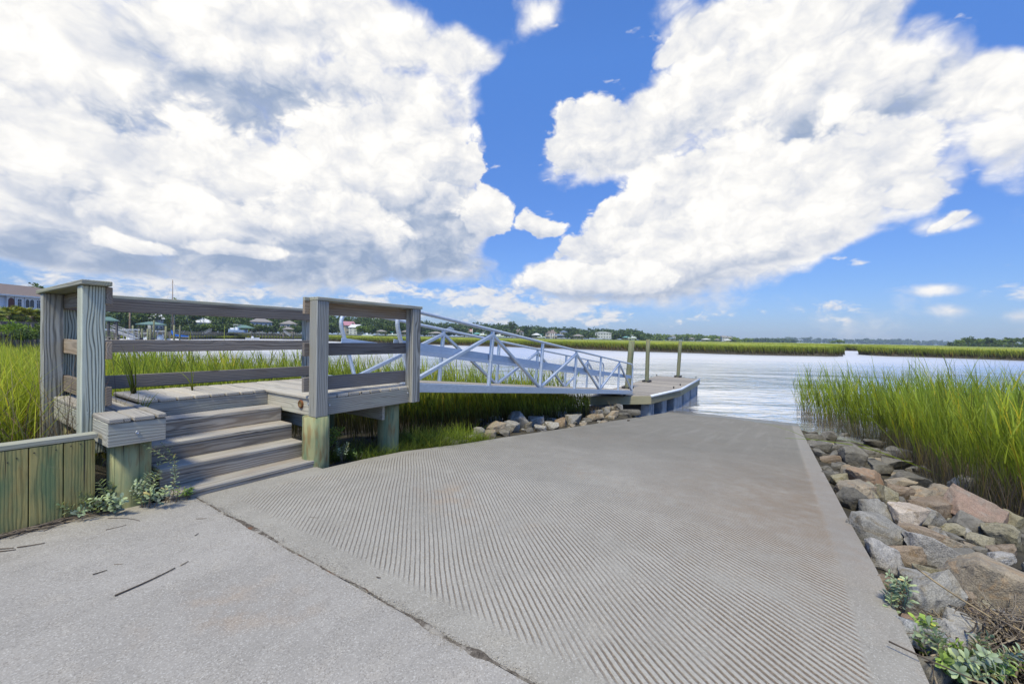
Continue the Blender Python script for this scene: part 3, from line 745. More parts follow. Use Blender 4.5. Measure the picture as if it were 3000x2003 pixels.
# support piles: round treated timber
def pile(cx, cy, z0, z1, r, nm='support_pile', mt=None, par=None):
    b = MB(); b.tube([(cx, cy, z) for z in np.linspace(z0, z1, 6)], r, 24)
    return b.build(nm, mt or M_PILE, par or landing, True)
for cx, cy in ((.245, 1.60), (1.745, 1.435), (2.86, 1.60), (.245, 3.05), (1.80, 3.05), (2.86, 3.05)):
    pile(cx, cy, -.6, .512, .135)

# stair: four treads with risers and two cut stringers
st = MB(); stair = None
XT0, XT1, RUN, RISE = .428, 1.679, .231, .166
stair = _link(bpy.data.objects.new('stair', None)); stair.parent = landing; stair.empty_display_size = .1; ORG[stair] = ORG[landing]
for sx in (XT0+.03, (XT0+XT1)/2, XT1-.03):
    prof = [(2.36, .50), (2.36, .30), (1.62, -.02), (1.352, -.02)]
    for k in range(4):
        zt = ZD-RISE*(4-k)-.040; yk = 1.352+RUN*k
        prof += [(yk, zt), (yk+RUN, zt)] if k else [(yk, zt), (yk+RUN, zt)]
    V = [(sx-.019, y, z) for y, z in prof] + [(sx+.019, y, z) for y, z in prof]; n = len(prof)
    F = [tuple(range(n)), tuple(range(2*n-1, n-1, -1))] + [(i, n+i, n+(i+1) % n, (i+1) % n) for i in range(n)]
    stair_m = MB(); stair_m.add(V, F); stair_m.build('stringer', M_STEP, stair)
stair['label'] = 'open wooden stair of four treads'
for k in range(4):
    zt = ZD-RISE*(4-k); yk = 1.328+RUN*k
    b = MB(); b.box(((XT0+XT1)/2, yk+.125, zt-.019), (XT1-XT0, .25, .038), bev=.012); b.build('tread', M_TREAD, stair)
    z0 = -.012 if k == 0 else zt-RISE+.001
    b = MB(); b.box(((XT0+XT1)/2, yk+.022, (z0+zt-.0395)/2), (XT1-XT0-.004, .034, zt-.0395-z0), bev=.003); b.build('riser', M_STEP, stair)

# guards --------------------------------------------------------------
def post(par, x0, y0, z0, z1, mt=None, s=.14, nm='post'):
    b = MB(); b.box((x0+s/2, y0+s/2, (z0+z1)/2), (s, s, z1-z0), bev=.006); return b.build(nm, mt or M_POST, par)
def rail(par, p, q, z0, z1, mt=None, w=.040):
    b = MB(); b.bar((*p, (z0+z1)/2), (*q, (z0+z1)/2), w, z1-z0, bev=.004); return b.build('rail', mt or M_RAIL, par)
LV = ((1.606, 1.746), (1.157, 1.298), (.775, .930))
# left guard: two posts, three rails on their inner face, one cap
# (a guard is a part of the landing; its posts, rails and cap are the sub-parts)
def guard_root(label):
    o = _link(bpy.data.objects.new('guard_rail', None)); o.parent = landing; o.empty_display_size = .1
    ORG[o] = ORG[landing]; o['label'] = label; return o
gA = guard_root('short guard rail at the left end of the landing')
post(gA, 0, 1.811, .40, ZT, M_POST); post(gA, 0, 3.277, .20, ZT, M_POST2)
for z0, z1 in LV: rail(gA, (.162, 1.806), (.162, 3.41), z0, z1, M_RAILB)
b = MB(); b.box((.075, (1.742+3.53)/2, ZC-.0185), (.182, 1.788, .038), bev=.005); b.build('cap', M_CAP, gA)
gB = guard_root('long guard rail along the river side of the landing')
for xp in (2.80,): post(gB, xp, 3.432+.040, .25, ZT-.0, M_POST2)
b = MB()
post(gB, .16, 3.4725, .20, ZT-.004, M_POST)
for z0, z1 in ((1.600, ZT-.002), (1.151, 1.292), (.742, .893)): rail(gB, (.02, 3.450), (3.02, 3.450), z0, z1, M_RAIL)
b = MB(); b.box((1.52, 3.512, ZC-.0205), (3.02, .166, .038), bev=.005); b.build('cap', M_CAP, gB)
gC = guard_root('guard rail on the ramp side of the landing')
post(gC, 1.666, 1.314, .513, ZT, M_POST2); post(gC, 3.004, 1.314, .513, ZT, M_POST2)
for (z0, z1), mt in zip(LV, (M_RAILB, M_RAIL, M_RAIL)): rail(gC, (1.612, 1.4755), (3.10, 1.4755), z0, z1, mt)
b = MB(); b.bar((1.612, 1.4755, 1.7665), (1.664, 1.4755, 1.7665), .040, .039, bev=.004); b.build('rail_block', M_CAP, gC)
b = MB(); b.box(((1.666+3.165)/2, 1.404, ZC-.0185), (1.499, .196, .038), bev=.005); b.build('cap', M_CAP, gC)

# ================================================================== low retaining wall at the left
wall = thing('timber_bulkhead', 'low green treated plank bulkhead with a grey cap at the left edge of the pad', 'retaining wall', (-.3, 1.55, 0))
for i, (x0, x1) in enumerate(((-.62, -.472), (-.470, -.306), (-.304, -.138), (-.136, .031))):
    b = MB(); b.box(((x0+x1)/2, 1.561, .23), (x1-x0-.003, .05, .675), bev=.003, long=2); b.build('plank', M_PLANK, wall)
for j in range(4):
    x1 = -.622-j*.167
    b = MB(); b.box((x1-.082, 1.561, .23), (.164, .05, .675), bev=.003, long=2); b.build('plank', M_PLANK, wall)
b = MB(); b.box((-.64, 1.592, .5915), (1.365, .115, .037), bev=.004); b.build('cap', M_CAP, wall)
for x_, z_ in ((-.175, .53), (-.10, .54), (-.05, .545), (-.28, .53), (-.36, .51), (-.40, .49)):
    b = MB(); b.add(*disc(x_, 1.5355, z_, (0, -1, 0), .0045, .003, 8)); b.build('nail', M_BLACK, wall)

# ================================================================== aluminium gangway
UA = R(3.62); GU = np.array([math.cos(UA), math.sin(UA), 0]); GN = np.array([-math.sin(UA), math.cos(UA), 0])
GO = np.array([3.22, 1.85, 0]); SL = -.1086; GW = 1.22
tl = math.atan(SL); GX = GU*math.cos(tl)+np.array([0, 0, math.sin(tl)]); GZ = np.cross(GX, GN)
def gp(s, off, h):
    """point on the gangway: s along, off to the far side, h above the underside of the bottom chord"""
    return GO+GU*0+GX*(s/1.0)+GN*off+GZ*h+np.array([0, 0, .586])
gang = thing('gangway', 'sloping aluminium truss gangway from the wooden landing down to the floating dock', 'gangway', tuple(GO))
PS = [.22, 2.36, 4.56, 6.73, 8.90, 11.02, 12.98]
for side, off in ((0, 0.0), (1, GW)):
    tr = _link(bpy.data.objects.new('side_truss', None)); tr.parent = gang; ORG[tr] = ORG[gang]; tr.empty_display_size = .1
    b = MB(); b.bar(gp(.05, off, .071), gp(13.02, off, .071), .06, .142, up=GZ, bev=.006); b.build('bottom_chord', M_ALU, tr)
    hr = 1.205
    # handrail with a rounded return at the top end and a bend down at the foot
    pts = [gp(.24, off, .15), gp(.06, off, .55), gp(-.06, off, .80), gp(-.13, off, .95), gp(-.12, off, 1.08), gp(-.05, off, 1.17), gp(.08, off, hr)]
    pts += [gp(s, off, hr) for s in np.linspace(.6, 12.70, 20)]
    pts += [gp(12.85, off, hr-.03), gp(12.93, off, hr-.11), gp(12.96, off, hr-.25), gp(12.99, off, .10)]
    P = np.array(pts)
    # smooth the polyline (two Chaikin passes)
    for _ in range(2):
        P = np.concatenate([[P[0]], np.stack([.75*P[:-1]+.25*P[1:], .25*P[:-1]+.75*P[1:]], 1).reshape(-1, 3), [P[-1]]])
    b = MB(); b.tube(P, .031, 12); b.build('handrail', M_ALU, tr, True)
    for i, s in enumerate(PS[1:-1]):
        b = MB(); b.bar(gp(s, off, .0), gp(s, off, hr-.02), .062, .062, up=GX, bev=.005); b.build('upright', M_ALU, tr)
    for i in range(len(PS)-1):
        lo, hi = (PS[i], PS[i+1]) if i % 2 == 0 else (PS[i+1], PS[i])
        b = MB(); b.bar(gp(lo+(.05 if i % 2 == 0 else -.05), off, .15), gp(hi+(-.02 if i % 2 == 0 else .02), off, hr-.10), 0.058, .062, up=GN, bev=.005); b.build('diagonal', M_ALU, tr)
    io = off+(.045 if side == 0 else -.045)
    b = MB(); b.bar(gp(-.12, io, .685), gp(12.95, io, .685), .012, .125, up=GZ, bev=.003); b.build('kick_plate', M_ALUB, tr)
b = MB()
for k in range(86):
    s = .05+k*.151
    b.bar(gp(s+.073, .03, .128), gp(s+.073, GW-.03, .128), .143, .03, up=GZ, bev=.004)
b.build('walkway', M_DOCK, gang)
for s in np.arange(.6, 12.9, 1.05):
    b = MB(); b.bar(gp(s, .03, .075), gp(s, GW-.03, .075), .05, .06, up=GZ); b.build('cross_member', M_ALU, gang)
b = MB(); e0 = gp(11.3, GW/2, -.012); e1 = gp(13.06, GW/2, -.012); b.bar(e0, e1, GW+.02, .012, up=GZ); b.build('transition_plate', M_ALUB, gang)
b = MB(); e0 = gp(-.35, GW/2, .16); e1 = gp(.3, GW/2, .15); b.bar(e0, e1, GW-.1, .008, up=GZ); b.build('hinge_plate', M_ALUB, gang)
for off in (.1, GW-.1):
    b = MB()
    c0 = gp(12.3, off-.04, -.055); c1 = gp(12.3, off+.04, -.055); b.tube([c0, c1], .05, 16); b.build('wheel', M_BLACK, gang, True)

# ================================================================== floating dock and its three guide piles
ZF = -.88
fs = .97
sc = lambda x, y: (CAM[0]+(x-CAM[0])*fs, CAM[1]+(y-CAM[1])*fs)
DP = [sc(15.083, 4.21), sc(17.136, 2.185), sc(20.672, 1.776), sc(27.293, 2.093), sc(27.55, 4.751)]
dock = thing('floating_dock', 'low floating timber dock on blue grey floats at the foot of the gangway', 'dock', (21, 3.2, WATER))
dc = np.mean(DP, 0)
def clip_strip(poly, x0, x1):
    def half(pl, s, xv):
        out = []
        for i in range(len(pl)):
            a, c = pl[i], pl[(i+1) % len(pl)]
            ia, ic = s*(a[0]-xv) >= 0, s*(c[0]-xv) >= 0
            if ia: out.append(a)
            if ia != ic:
                t = (xv-a[0])/(c[0]-a[0]); out.append((xv, a[1]+t*(c[1]-a[1])))
        return out
    p = half(poly, 1, x0)
    return half(p, -1, x1) if len(p) > 2 else p
b = MB(); x = DP[0][0]
while x < DP[4][0]:
    pl = clip_strip(DP, x, x+.139)
    if len(pl) > 2:
        n0 = b.n; b.prism(pl, ZF-.035, ZF+rng.uniform(-.002, .002))
        V = b.v[-1]; b.g[-1] = np.stack([V[:, 1]+rng.uniform(-40, 40), V[:, 0]-x+rng.uniform(.03, .1), V[:, 2]-ZF+rng.uniform(.03, .1)], 1)
    x += .146
b.build('decking', M_DOCK, dock)
FB = []
for i in range(5):
    p, q = DP[i], DP[(i+1) % 5]
    b = MB(); b.bar((*p, ZF-.175), (*q, ZF-.175), .05, .33, bev=.006); b.build('fascia_board', M_FASC, dock)
# pale rub rail along the ramp-side edge
b = MB(); b.tube([(*DP[1], ZF-.02)] + [(DP[2][0], DP[2][1]-.03, ZF-.02)] + [(*DP[3], ZF-.02)], .055, 10); b.build('rub_rail', M_RUB, dock, True)
# floats: ribbed tubs with dark gaps between
def tub(x0, x1, y0, y1):
    b = MB(); n = max(2, int((x1-x0)/.22)); w = (x1-x0)/n
    for i in range(n):
        b.box((x0+(i+.5)*w, (y0+y1)/2, ZF-.72), (w*.80, y1-y0, .78), bev=.03)
    b.box(((x0+x1)/2, (y0+y1)/2, ZF-.72), (x1-x0, y1-y0-.06, .76), bev=.02)
    return b.build('float_tub', M_FLOAT, dock)
def yedge(x): return float(np.interp(x, [DP[1][0], DP[2][0], DP[3][0]], [DP[1][1], DP[2][1], DP[3][1]]))
for x0, x1 in ((16.75, 17.35), (18.1, 18.8), (19.55, 21.15), (22.0, 23.4), (24.3, 25.7), (26.1, 26.4)):
    tub(x0, x1, max(yedge(x0), yedge(x1))+.07, 4.3)
b = MB(); b.box((15.85, 3.6, ZF-.62), (1.1, 1.0, .5), bev=.02); b.build('float_tub', M_FLOAT, dock)
b = MB(); b.box((21.3, 3.5, ZF-.5), (9.6, 1.2, .5)); b.build('gap_shade_block', M_GAPSHADE, dock)  # solid dark block that paints the shade between the tubs
b = MB(); b.bar((15.45, 3.72, ZF-.55), (16.85, 2.42, ZF-.55), .05, .45); b.build('front_shade_panel', M_GAPSHADE, dock)  # dark panel that paints the shade below the front fascia
# cleats
cl0 = None
for (px, py) in ((1690, 822), (1790, 780), (2030, 665), (1430, 630)):
    P = atz(1650+px*.19157, 980+py*.19157, ZF)
    c = _link(bpy.data.objects.new('cleat', None)); bpy.data.objects.remove(c)
    b = MB()
    b.tube([P+np.array([-.13, 0, .075]), P+np.array([-.06, 0, .085]), P+np.array([.06, 0, .085]), P+np.array([.13, 0, .075])], [.010, .016, .016, .010], 8)
    b.tube([P+np.array([-.04, 0, 0]), P+np.array([-.04, 0, .08])], .015, 8); b.tube([P+np.array([.04, 0, 0]), P+np.array([.04, 0, .08])], .015, 8)
    b.build('cleat', M_BLACK, dock, True)
PL = []
for (lb, bx, by, tx, ty, r) in (
        ('thick leaning mooring pile standing nearest the gangway foot', 985, 820, 1050, 97, .135),
        ('slim mooring pile in the middle of the three, standing tallest', 1278, 722, 1300, 72, .105),
        ('slim mooring pile at the far end of the floating dock', 1755, 650, 1793, 93, .105)):
    B_ = atz(1650+bx*.19157, 980+by*.19157, ZF); D_ = float((B_-CAM) @ FW)
    T_ = at(1650+tx*.19157, 980+ty*.19157, D_)
    ax = (T_-B_)/np.linalg.norm(T_-B_); G_ = B_-ax*(2.2)
    b = MB(); b.tube([G_+(T_-G_)*f for f in np.linspace(0, 1, 8)], [r*1.05]*2+[r]*6, 20)
    o = b.build('mooring_pile', M_MOOR, None, True, org=np.array([G_[0], G_[1], G_[2]])); tag(o, lb, 'mooring pile', 'mooring piles of the floating dock')
    # iron roller hoop that holds the dock to the pile
    h = MB(); R_ = r+.09
    ring = [(B_[0]+R_*math.cos(a), B_[1]+R_*math.sin(a), ZF+.06) for a in np.linspace(0, 2*math.pi, 25)]
    h.tube(ring, .025, 8, cap=False)
    for a in (R(45), R(135), R(225), R(315)):
        c = np.array([B_[0]+R_*math.cos(a), B_[1]+R_*math.sin(a), ZF+.05]); t_ = np.array([-math.sin(a), math.cos(a), 0])
        h.tube([c-t_*.07, c+t_*.07], .05, 10)
        h.box((c[0], c[1], ZF+.012), (.12, .12, .024))
    h.build('pile_hoop', M_BLACK, dock, True)

# ================================================================== rocks
def rockmat(name, base, alt, blot, speck=0.35, mud=0.0, lich=0.0):
    def fn(t, b):
        p = t.new('ShaderNodeTexCoord').outputs['Object']
        oi = t.new('ShaderNodeObjectInfo').outputs['Random']
        p = t.vmath('ADD', p, t.comb(t.math('MULTIPLY', oi, 37.0), t.math('MULTIPLY', oi, 11.0), 0.0))
        n1 = t.noise(p, 3.5, 5, 0.6, 0.6); n2 = t.noise(p, 22.0, 5, 0.7); n3 = t.noise(p, 120.0, 2, 0.6)
        c = t.mix(t.mr(n1, 0.38, 0.62), (*base, 1), (*alt, 1))
        c = t.mix(t.mr(t.noise(p, 6.0, 4, 0.6, 1.5), 0.54, 0.66, 0, 0.75), c, (*blot, 1))
        c = t.mix(1.0, c, t.mix(speck, (1, 1, 1, 1), t.ramp(n3, [(0.32, (0.25, 0.25, 0.27)), (0.5, (1.0, 1.0, 1.0)), (0.68, (1.75, 1.75, 1.75))])), 'MULTIPLY')
        c = t.mix(1.0, c, t.ramp(n2, [(0.25, (0.72, 0.72, 0.72)), (0.75, (1.22, 1.22, 1.22))]), 'MULTIPLY')
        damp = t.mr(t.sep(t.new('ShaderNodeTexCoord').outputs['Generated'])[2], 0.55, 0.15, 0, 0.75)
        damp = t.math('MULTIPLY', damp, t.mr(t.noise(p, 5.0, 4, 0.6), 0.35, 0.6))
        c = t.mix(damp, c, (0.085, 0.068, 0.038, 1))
        if lich:
            w = t.mr(t.noise(p, 9.0, 5, 0.75), 0.62, 0.66, 0, lich); c = t.mix(w, c, (0.50, 0.50, 0.47, 1))
        f = t.mr(oi, 0, 1, 0.82, 1.16); c = t.mix(1.0, c, t.comb(f, f, f), 'MULTIPLY')
        t.put(b.inputs['Base Color'], c)
        h = t.math('ADD', t.math('MULTIPLY', n1, 1.5), t.math('ADD', n2, t.math('MULTIPLY', n3, 0.15)))
        bump(t, b, h, 0.9, 0.022)
    return mat(name, fn, 0.85, 0.3)
RK = dict(
    grey=rockmat('grey_granite', (0.252, 0.238, 0.211), (0.357, 0.337, 0.302), (0.210, 0.173, 0.117)),
    mud=rockmat('mud_grey_rock', (0.142, 0.131, 0.112), (0.194, 0.178, 0.151), (0.105, 0.096, 0.081), 0.12, lich=0.0),
    oyst=rockmat('oyster_crusted_rock', (0.158, 0.146, 0.124), (0.210, 0.193, 0.162), (0.126, 0.114, 0.095), 0.15, lich=0.9),
    pale=rockmat('pale_blue_granite', (0.315, 0.297, 0.275), (0.410, 0.386, 0.356), (0.231, 0.198, 0.149), 0.4),
    white=rockmat('pinkish_white_rock', (0.462, 0.396, 0.329), (0.367, 0.302, 0.239), (0.231, 0.168, 0.099), 0.3),
    tan=rockmat('tan_rock', (0.315, 0.257, 0.184), (0.236, 0.203, 0.158), (0.347, 0.238, 0.140), 0.3),
    brown=rockmat('brown_rock', (0.210, 0.153, 0.104), (0.268, 0.213, 0.158), (0.147, 0.094, 0.045), 0.3),
    olive=rockmat('olive_rock', (0.263, 0.233, 0.149), (0.336, 0.302, 0.225), (0.168, 0.134, 0.054), 0.3),
    orange=rockmat('orange_rock', (0.347, 0.198, 0.113), (0.304, 0.218, 0.149), (0.294, 0.262, 0.211), 0.25),
    pink=rockmat('pink_rock', (0.315, 0.213, 0.162), (0.263, 0.198, 0.153), (0.284, 0.243, 0.203), 0.3),
    blue=rockmat('dark_blue_grey_rock', (0.210, 0.208, 0.211), (0.315, 0.312, 0.306), (0.158, 0.153, 0.153), 0.4),
)
def boulder(mt, c, ax, seed, nm='rock'):
    """angular quarry stone: hull of jittered points, edges worn, faces roughened"""
    r = np.random.default_rng(seed)
    n = int(r.integers(15, 22))
    D = r.normal(size=(n, 3)); D /= np.linalg.norm(D, axis=1)[:, None]
    D = np.sign(D)*np.abs(D)**0.58; D *= r.uniform(.86, 1.12, (n, 1))
    D /= np.abs(D).max(0)
    bm = bmesh.new()
    for d in D: bm.verts.new(d)
    res = bmesh.ops.convex_hull(bm, input=bm.verts)
    bmesh.ops.delete(bm, geom=[g for g in res['geom_interior'] if isinstance(g, bmesh.types.BMVert)], context='VERTS')
    bmesh.ops.dissolve_limit(bm, angle_limit=R(9), verts=bm.verts, edges=bm.edges)
    bmesh.ops.bevel(bm, geom=list(bm.edges), offset=.05, segments=2, profile=.6, affect='EDGES', clamp_overlap=True)
    bmesh.ops.triangulate(bm, faces=bm.faces)
    for _ in range(3):
        lg = [e for e in bm.edges if e.calc_length() > .14]
        if lg: bmesh.ops.subdivide_edges(bm, edges=lg, cuts=1, use_grid_fill=False); bmesh.ops.triangulate(bm, faces=bm.faces)
    A = np.stack(ax)                         # rows: half-axis vectors
    off = Vector(r.uniform(-50, 50, 3))
    bm.normal_update()
    mv = []
    for v in bm.verts:
        d = mnoise.fractal(v.co*1.5+off, 1.0, 2.0, 4)*.055 + (abs(mnoise.noise(v.co*3.5+off))-.25)*.055 + mnoise.noise(v.co*9.0+off)*.020
        mv.append(v.co+v.normal*d)
    for v, p in zip(bm.verts, mv): v.co = Vector(tuple(np.array(p) @ A))
    bmesh.ops.recalc_face_normals(bm, faces=bm.faces)
    me = bpy.data.meshes.new(nm); bm.to_mesh(me); bm.free()
    me.shade_smooth(); me.set_sharp_from_angle(angle=R(34)); me.materials.append(mt)
    o = _link(bpy.data.objects.new(nm, me)); o.location = c
    return o
def hitH(px, py, tmax=40):
    t = np.linspace(.4, tmax, 4000); P = CAM+t[:, None]*ray(px, py)
    i = np.argmax(P[:, 2] < H(P[:, 0], P[:, 1])+.0); return P[i], t[i]
_rs = [100]
fwh = np.array([FW[0], FW[1], 0]); fwh /= np.linalg.norm(fwh)
def rock(px, py, w, h, kind, label=None, group=None, tilt=None, deep=None, lift=.40):
    _rs[0] += 1; r = np.random.default_rng(_rs[0])
    P, D = hitH(px, py+h*lift)
    a = w/2*D/FPX*1.08; b = max(h/2*D/FPX*1.12, .05)
    c = at(px, py, D)
    t = R(tilt if tilt is not None else r.uniform(-9, 9))
    d = deep if deep is not None else max(.75*min(a, b*1.6), .6*b)
    X = RT*math.cos(t)+np.array([0, 0, 1.])*math.sin(t); Z = -RT*math.sin(t)+np.array([0, 0, 1.])*math.cos(t)
    yaw = r.uniform(-.3, .3)
    Xr = X*math.cos(yaw)+fwh*math.sin(yaw); Yr = -X*math.sin(yaw)+fwh*math.cos(yaw)
    o = boulder(RK[kind], tuple(c+fwh*d*.25), [Xr*a*1.06, Yr*d, Z*b*1.06], _rs[0]*7)
    tag(o, label or '', 'rock', group); 
    return o
GR = 'riprap rocks beside the right curb'; GL = 'riprap rocks under the gangway'
def zz(ox, oy, s, lst, grp):
    for it in lst:
        cx, cy, w, h, kind, lab = it[:6]; kw = it[6] if len(it) > 6 else {}
        rock(ox+cx*s, oy+cy*s, w*s, h*s, kind, lab, grp, **kw)
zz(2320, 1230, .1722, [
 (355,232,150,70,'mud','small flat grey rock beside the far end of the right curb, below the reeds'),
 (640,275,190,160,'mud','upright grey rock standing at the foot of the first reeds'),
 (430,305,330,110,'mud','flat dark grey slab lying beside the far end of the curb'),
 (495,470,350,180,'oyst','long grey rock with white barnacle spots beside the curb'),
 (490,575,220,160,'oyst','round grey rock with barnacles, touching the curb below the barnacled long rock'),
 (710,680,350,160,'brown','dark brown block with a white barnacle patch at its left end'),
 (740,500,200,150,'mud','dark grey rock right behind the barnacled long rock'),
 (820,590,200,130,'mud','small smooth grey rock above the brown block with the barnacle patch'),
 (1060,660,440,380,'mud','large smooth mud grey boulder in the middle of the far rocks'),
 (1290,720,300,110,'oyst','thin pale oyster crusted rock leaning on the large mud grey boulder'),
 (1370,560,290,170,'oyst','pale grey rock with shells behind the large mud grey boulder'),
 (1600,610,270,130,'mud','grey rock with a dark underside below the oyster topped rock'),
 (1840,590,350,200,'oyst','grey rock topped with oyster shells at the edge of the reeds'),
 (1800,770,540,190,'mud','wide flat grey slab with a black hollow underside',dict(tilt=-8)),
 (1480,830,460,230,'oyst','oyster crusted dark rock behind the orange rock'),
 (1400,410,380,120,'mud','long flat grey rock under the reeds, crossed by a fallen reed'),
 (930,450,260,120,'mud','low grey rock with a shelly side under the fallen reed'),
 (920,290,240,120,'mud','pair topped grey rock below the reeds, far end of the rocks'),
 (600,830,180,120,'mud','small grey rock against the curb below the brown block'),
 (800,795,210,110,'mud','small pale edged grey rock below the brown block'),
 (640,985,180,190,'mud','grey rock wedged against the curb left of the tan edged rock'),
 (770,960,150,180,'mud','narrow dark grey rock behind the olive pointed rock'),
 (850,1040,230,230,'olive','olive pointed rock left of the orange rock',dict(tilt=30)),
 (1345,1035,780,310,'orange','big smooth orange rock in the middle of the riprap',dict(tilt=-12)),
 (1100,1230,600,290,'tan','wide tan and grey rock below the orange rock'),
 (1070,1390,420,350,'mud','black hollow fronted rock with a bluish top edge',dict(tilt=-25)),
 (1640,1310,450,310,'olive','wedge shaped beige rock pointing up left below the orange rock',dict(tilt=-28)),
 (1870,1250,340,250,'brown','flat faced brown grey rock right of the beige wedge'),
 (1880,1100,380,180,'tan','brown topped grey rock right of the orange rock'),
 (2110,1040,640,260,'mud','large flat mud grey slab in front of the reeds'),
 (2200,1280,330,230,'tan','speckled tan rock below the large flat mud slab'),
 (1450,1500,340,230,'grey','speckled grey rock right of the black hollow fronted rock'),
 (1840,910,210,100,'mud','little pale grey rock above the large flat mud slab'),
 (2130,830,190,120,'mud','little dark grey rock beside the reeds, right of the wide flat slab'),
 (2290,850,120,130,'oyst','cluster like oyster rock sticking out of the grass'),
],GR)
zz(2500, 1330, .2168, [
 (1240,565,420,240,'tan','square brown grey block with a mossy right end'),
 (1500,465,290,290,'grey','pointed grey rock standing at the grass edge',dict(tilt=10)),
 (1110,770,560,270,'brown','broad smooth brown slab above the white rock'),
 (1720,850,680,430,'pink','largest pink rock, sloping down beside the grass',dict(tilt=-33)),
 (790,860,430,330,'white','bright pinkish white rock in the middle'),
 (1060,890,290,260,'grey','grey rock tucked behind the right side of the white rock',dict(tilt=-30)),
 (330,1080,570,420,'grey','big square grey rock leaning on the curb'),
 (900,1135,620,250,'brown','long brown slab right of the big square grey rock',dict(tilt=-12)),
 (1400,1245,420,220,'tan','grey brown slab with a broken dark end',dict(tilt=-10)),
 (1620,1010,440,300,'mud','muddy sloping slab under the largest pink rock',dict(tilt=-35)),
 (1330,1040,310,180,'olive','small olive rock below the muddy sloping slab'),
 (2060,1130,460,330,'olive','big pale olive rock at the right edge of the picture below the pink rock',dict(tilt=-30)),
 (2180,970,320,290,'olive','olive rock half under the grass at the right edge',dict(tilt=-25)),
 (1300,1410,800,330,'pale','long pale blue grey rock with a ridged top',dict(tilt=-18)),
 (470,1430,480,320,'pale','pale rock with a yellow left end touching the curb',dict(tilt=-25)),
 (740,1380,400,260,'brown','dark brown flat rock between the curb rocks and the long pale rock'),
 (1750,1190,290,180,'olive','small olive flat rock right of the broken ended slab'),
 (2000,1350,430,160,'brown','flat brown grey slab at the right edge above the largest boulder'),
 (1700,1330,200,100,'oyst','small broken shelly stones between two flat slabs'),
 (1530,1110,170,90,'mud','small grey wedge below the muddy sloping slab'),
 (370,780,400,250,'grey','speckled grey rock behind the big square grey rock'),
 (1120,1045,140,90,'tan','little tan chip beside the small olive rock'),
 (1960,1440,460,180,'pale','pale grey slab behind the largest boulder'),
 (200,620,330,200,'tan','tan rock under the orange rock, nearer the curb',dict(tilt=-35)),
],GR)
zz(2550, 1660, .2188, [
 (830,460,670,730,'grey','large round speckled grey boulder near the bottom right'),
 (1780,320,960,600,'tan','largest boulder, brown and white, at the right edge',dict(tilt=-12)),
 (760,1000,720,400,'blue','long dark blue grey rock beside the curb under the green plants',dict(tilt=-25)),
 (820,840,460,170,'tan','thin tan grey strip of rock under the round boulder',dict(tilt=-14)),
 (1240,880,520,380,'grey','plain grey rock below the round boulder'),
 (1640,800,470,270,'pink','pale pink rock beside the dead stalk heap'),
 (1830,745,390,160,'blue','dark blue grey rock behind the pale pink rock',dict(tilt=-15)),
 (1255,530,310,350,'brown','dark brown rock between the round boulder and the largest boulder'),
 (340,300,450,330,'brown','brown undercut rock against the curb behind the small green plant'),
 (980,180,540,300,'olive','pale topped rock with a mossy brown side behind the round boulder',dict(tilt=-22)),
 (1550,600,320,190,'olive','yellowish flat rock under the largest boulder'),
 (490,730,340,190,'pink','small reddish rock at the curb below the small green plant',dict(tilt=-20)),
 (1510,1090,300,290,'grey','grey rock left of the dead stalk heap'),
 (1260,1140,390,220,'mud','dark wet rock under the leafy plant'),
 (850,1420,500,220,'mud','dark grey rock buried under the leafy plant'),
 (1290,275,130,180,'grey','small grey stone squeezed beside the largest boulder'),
],GR)
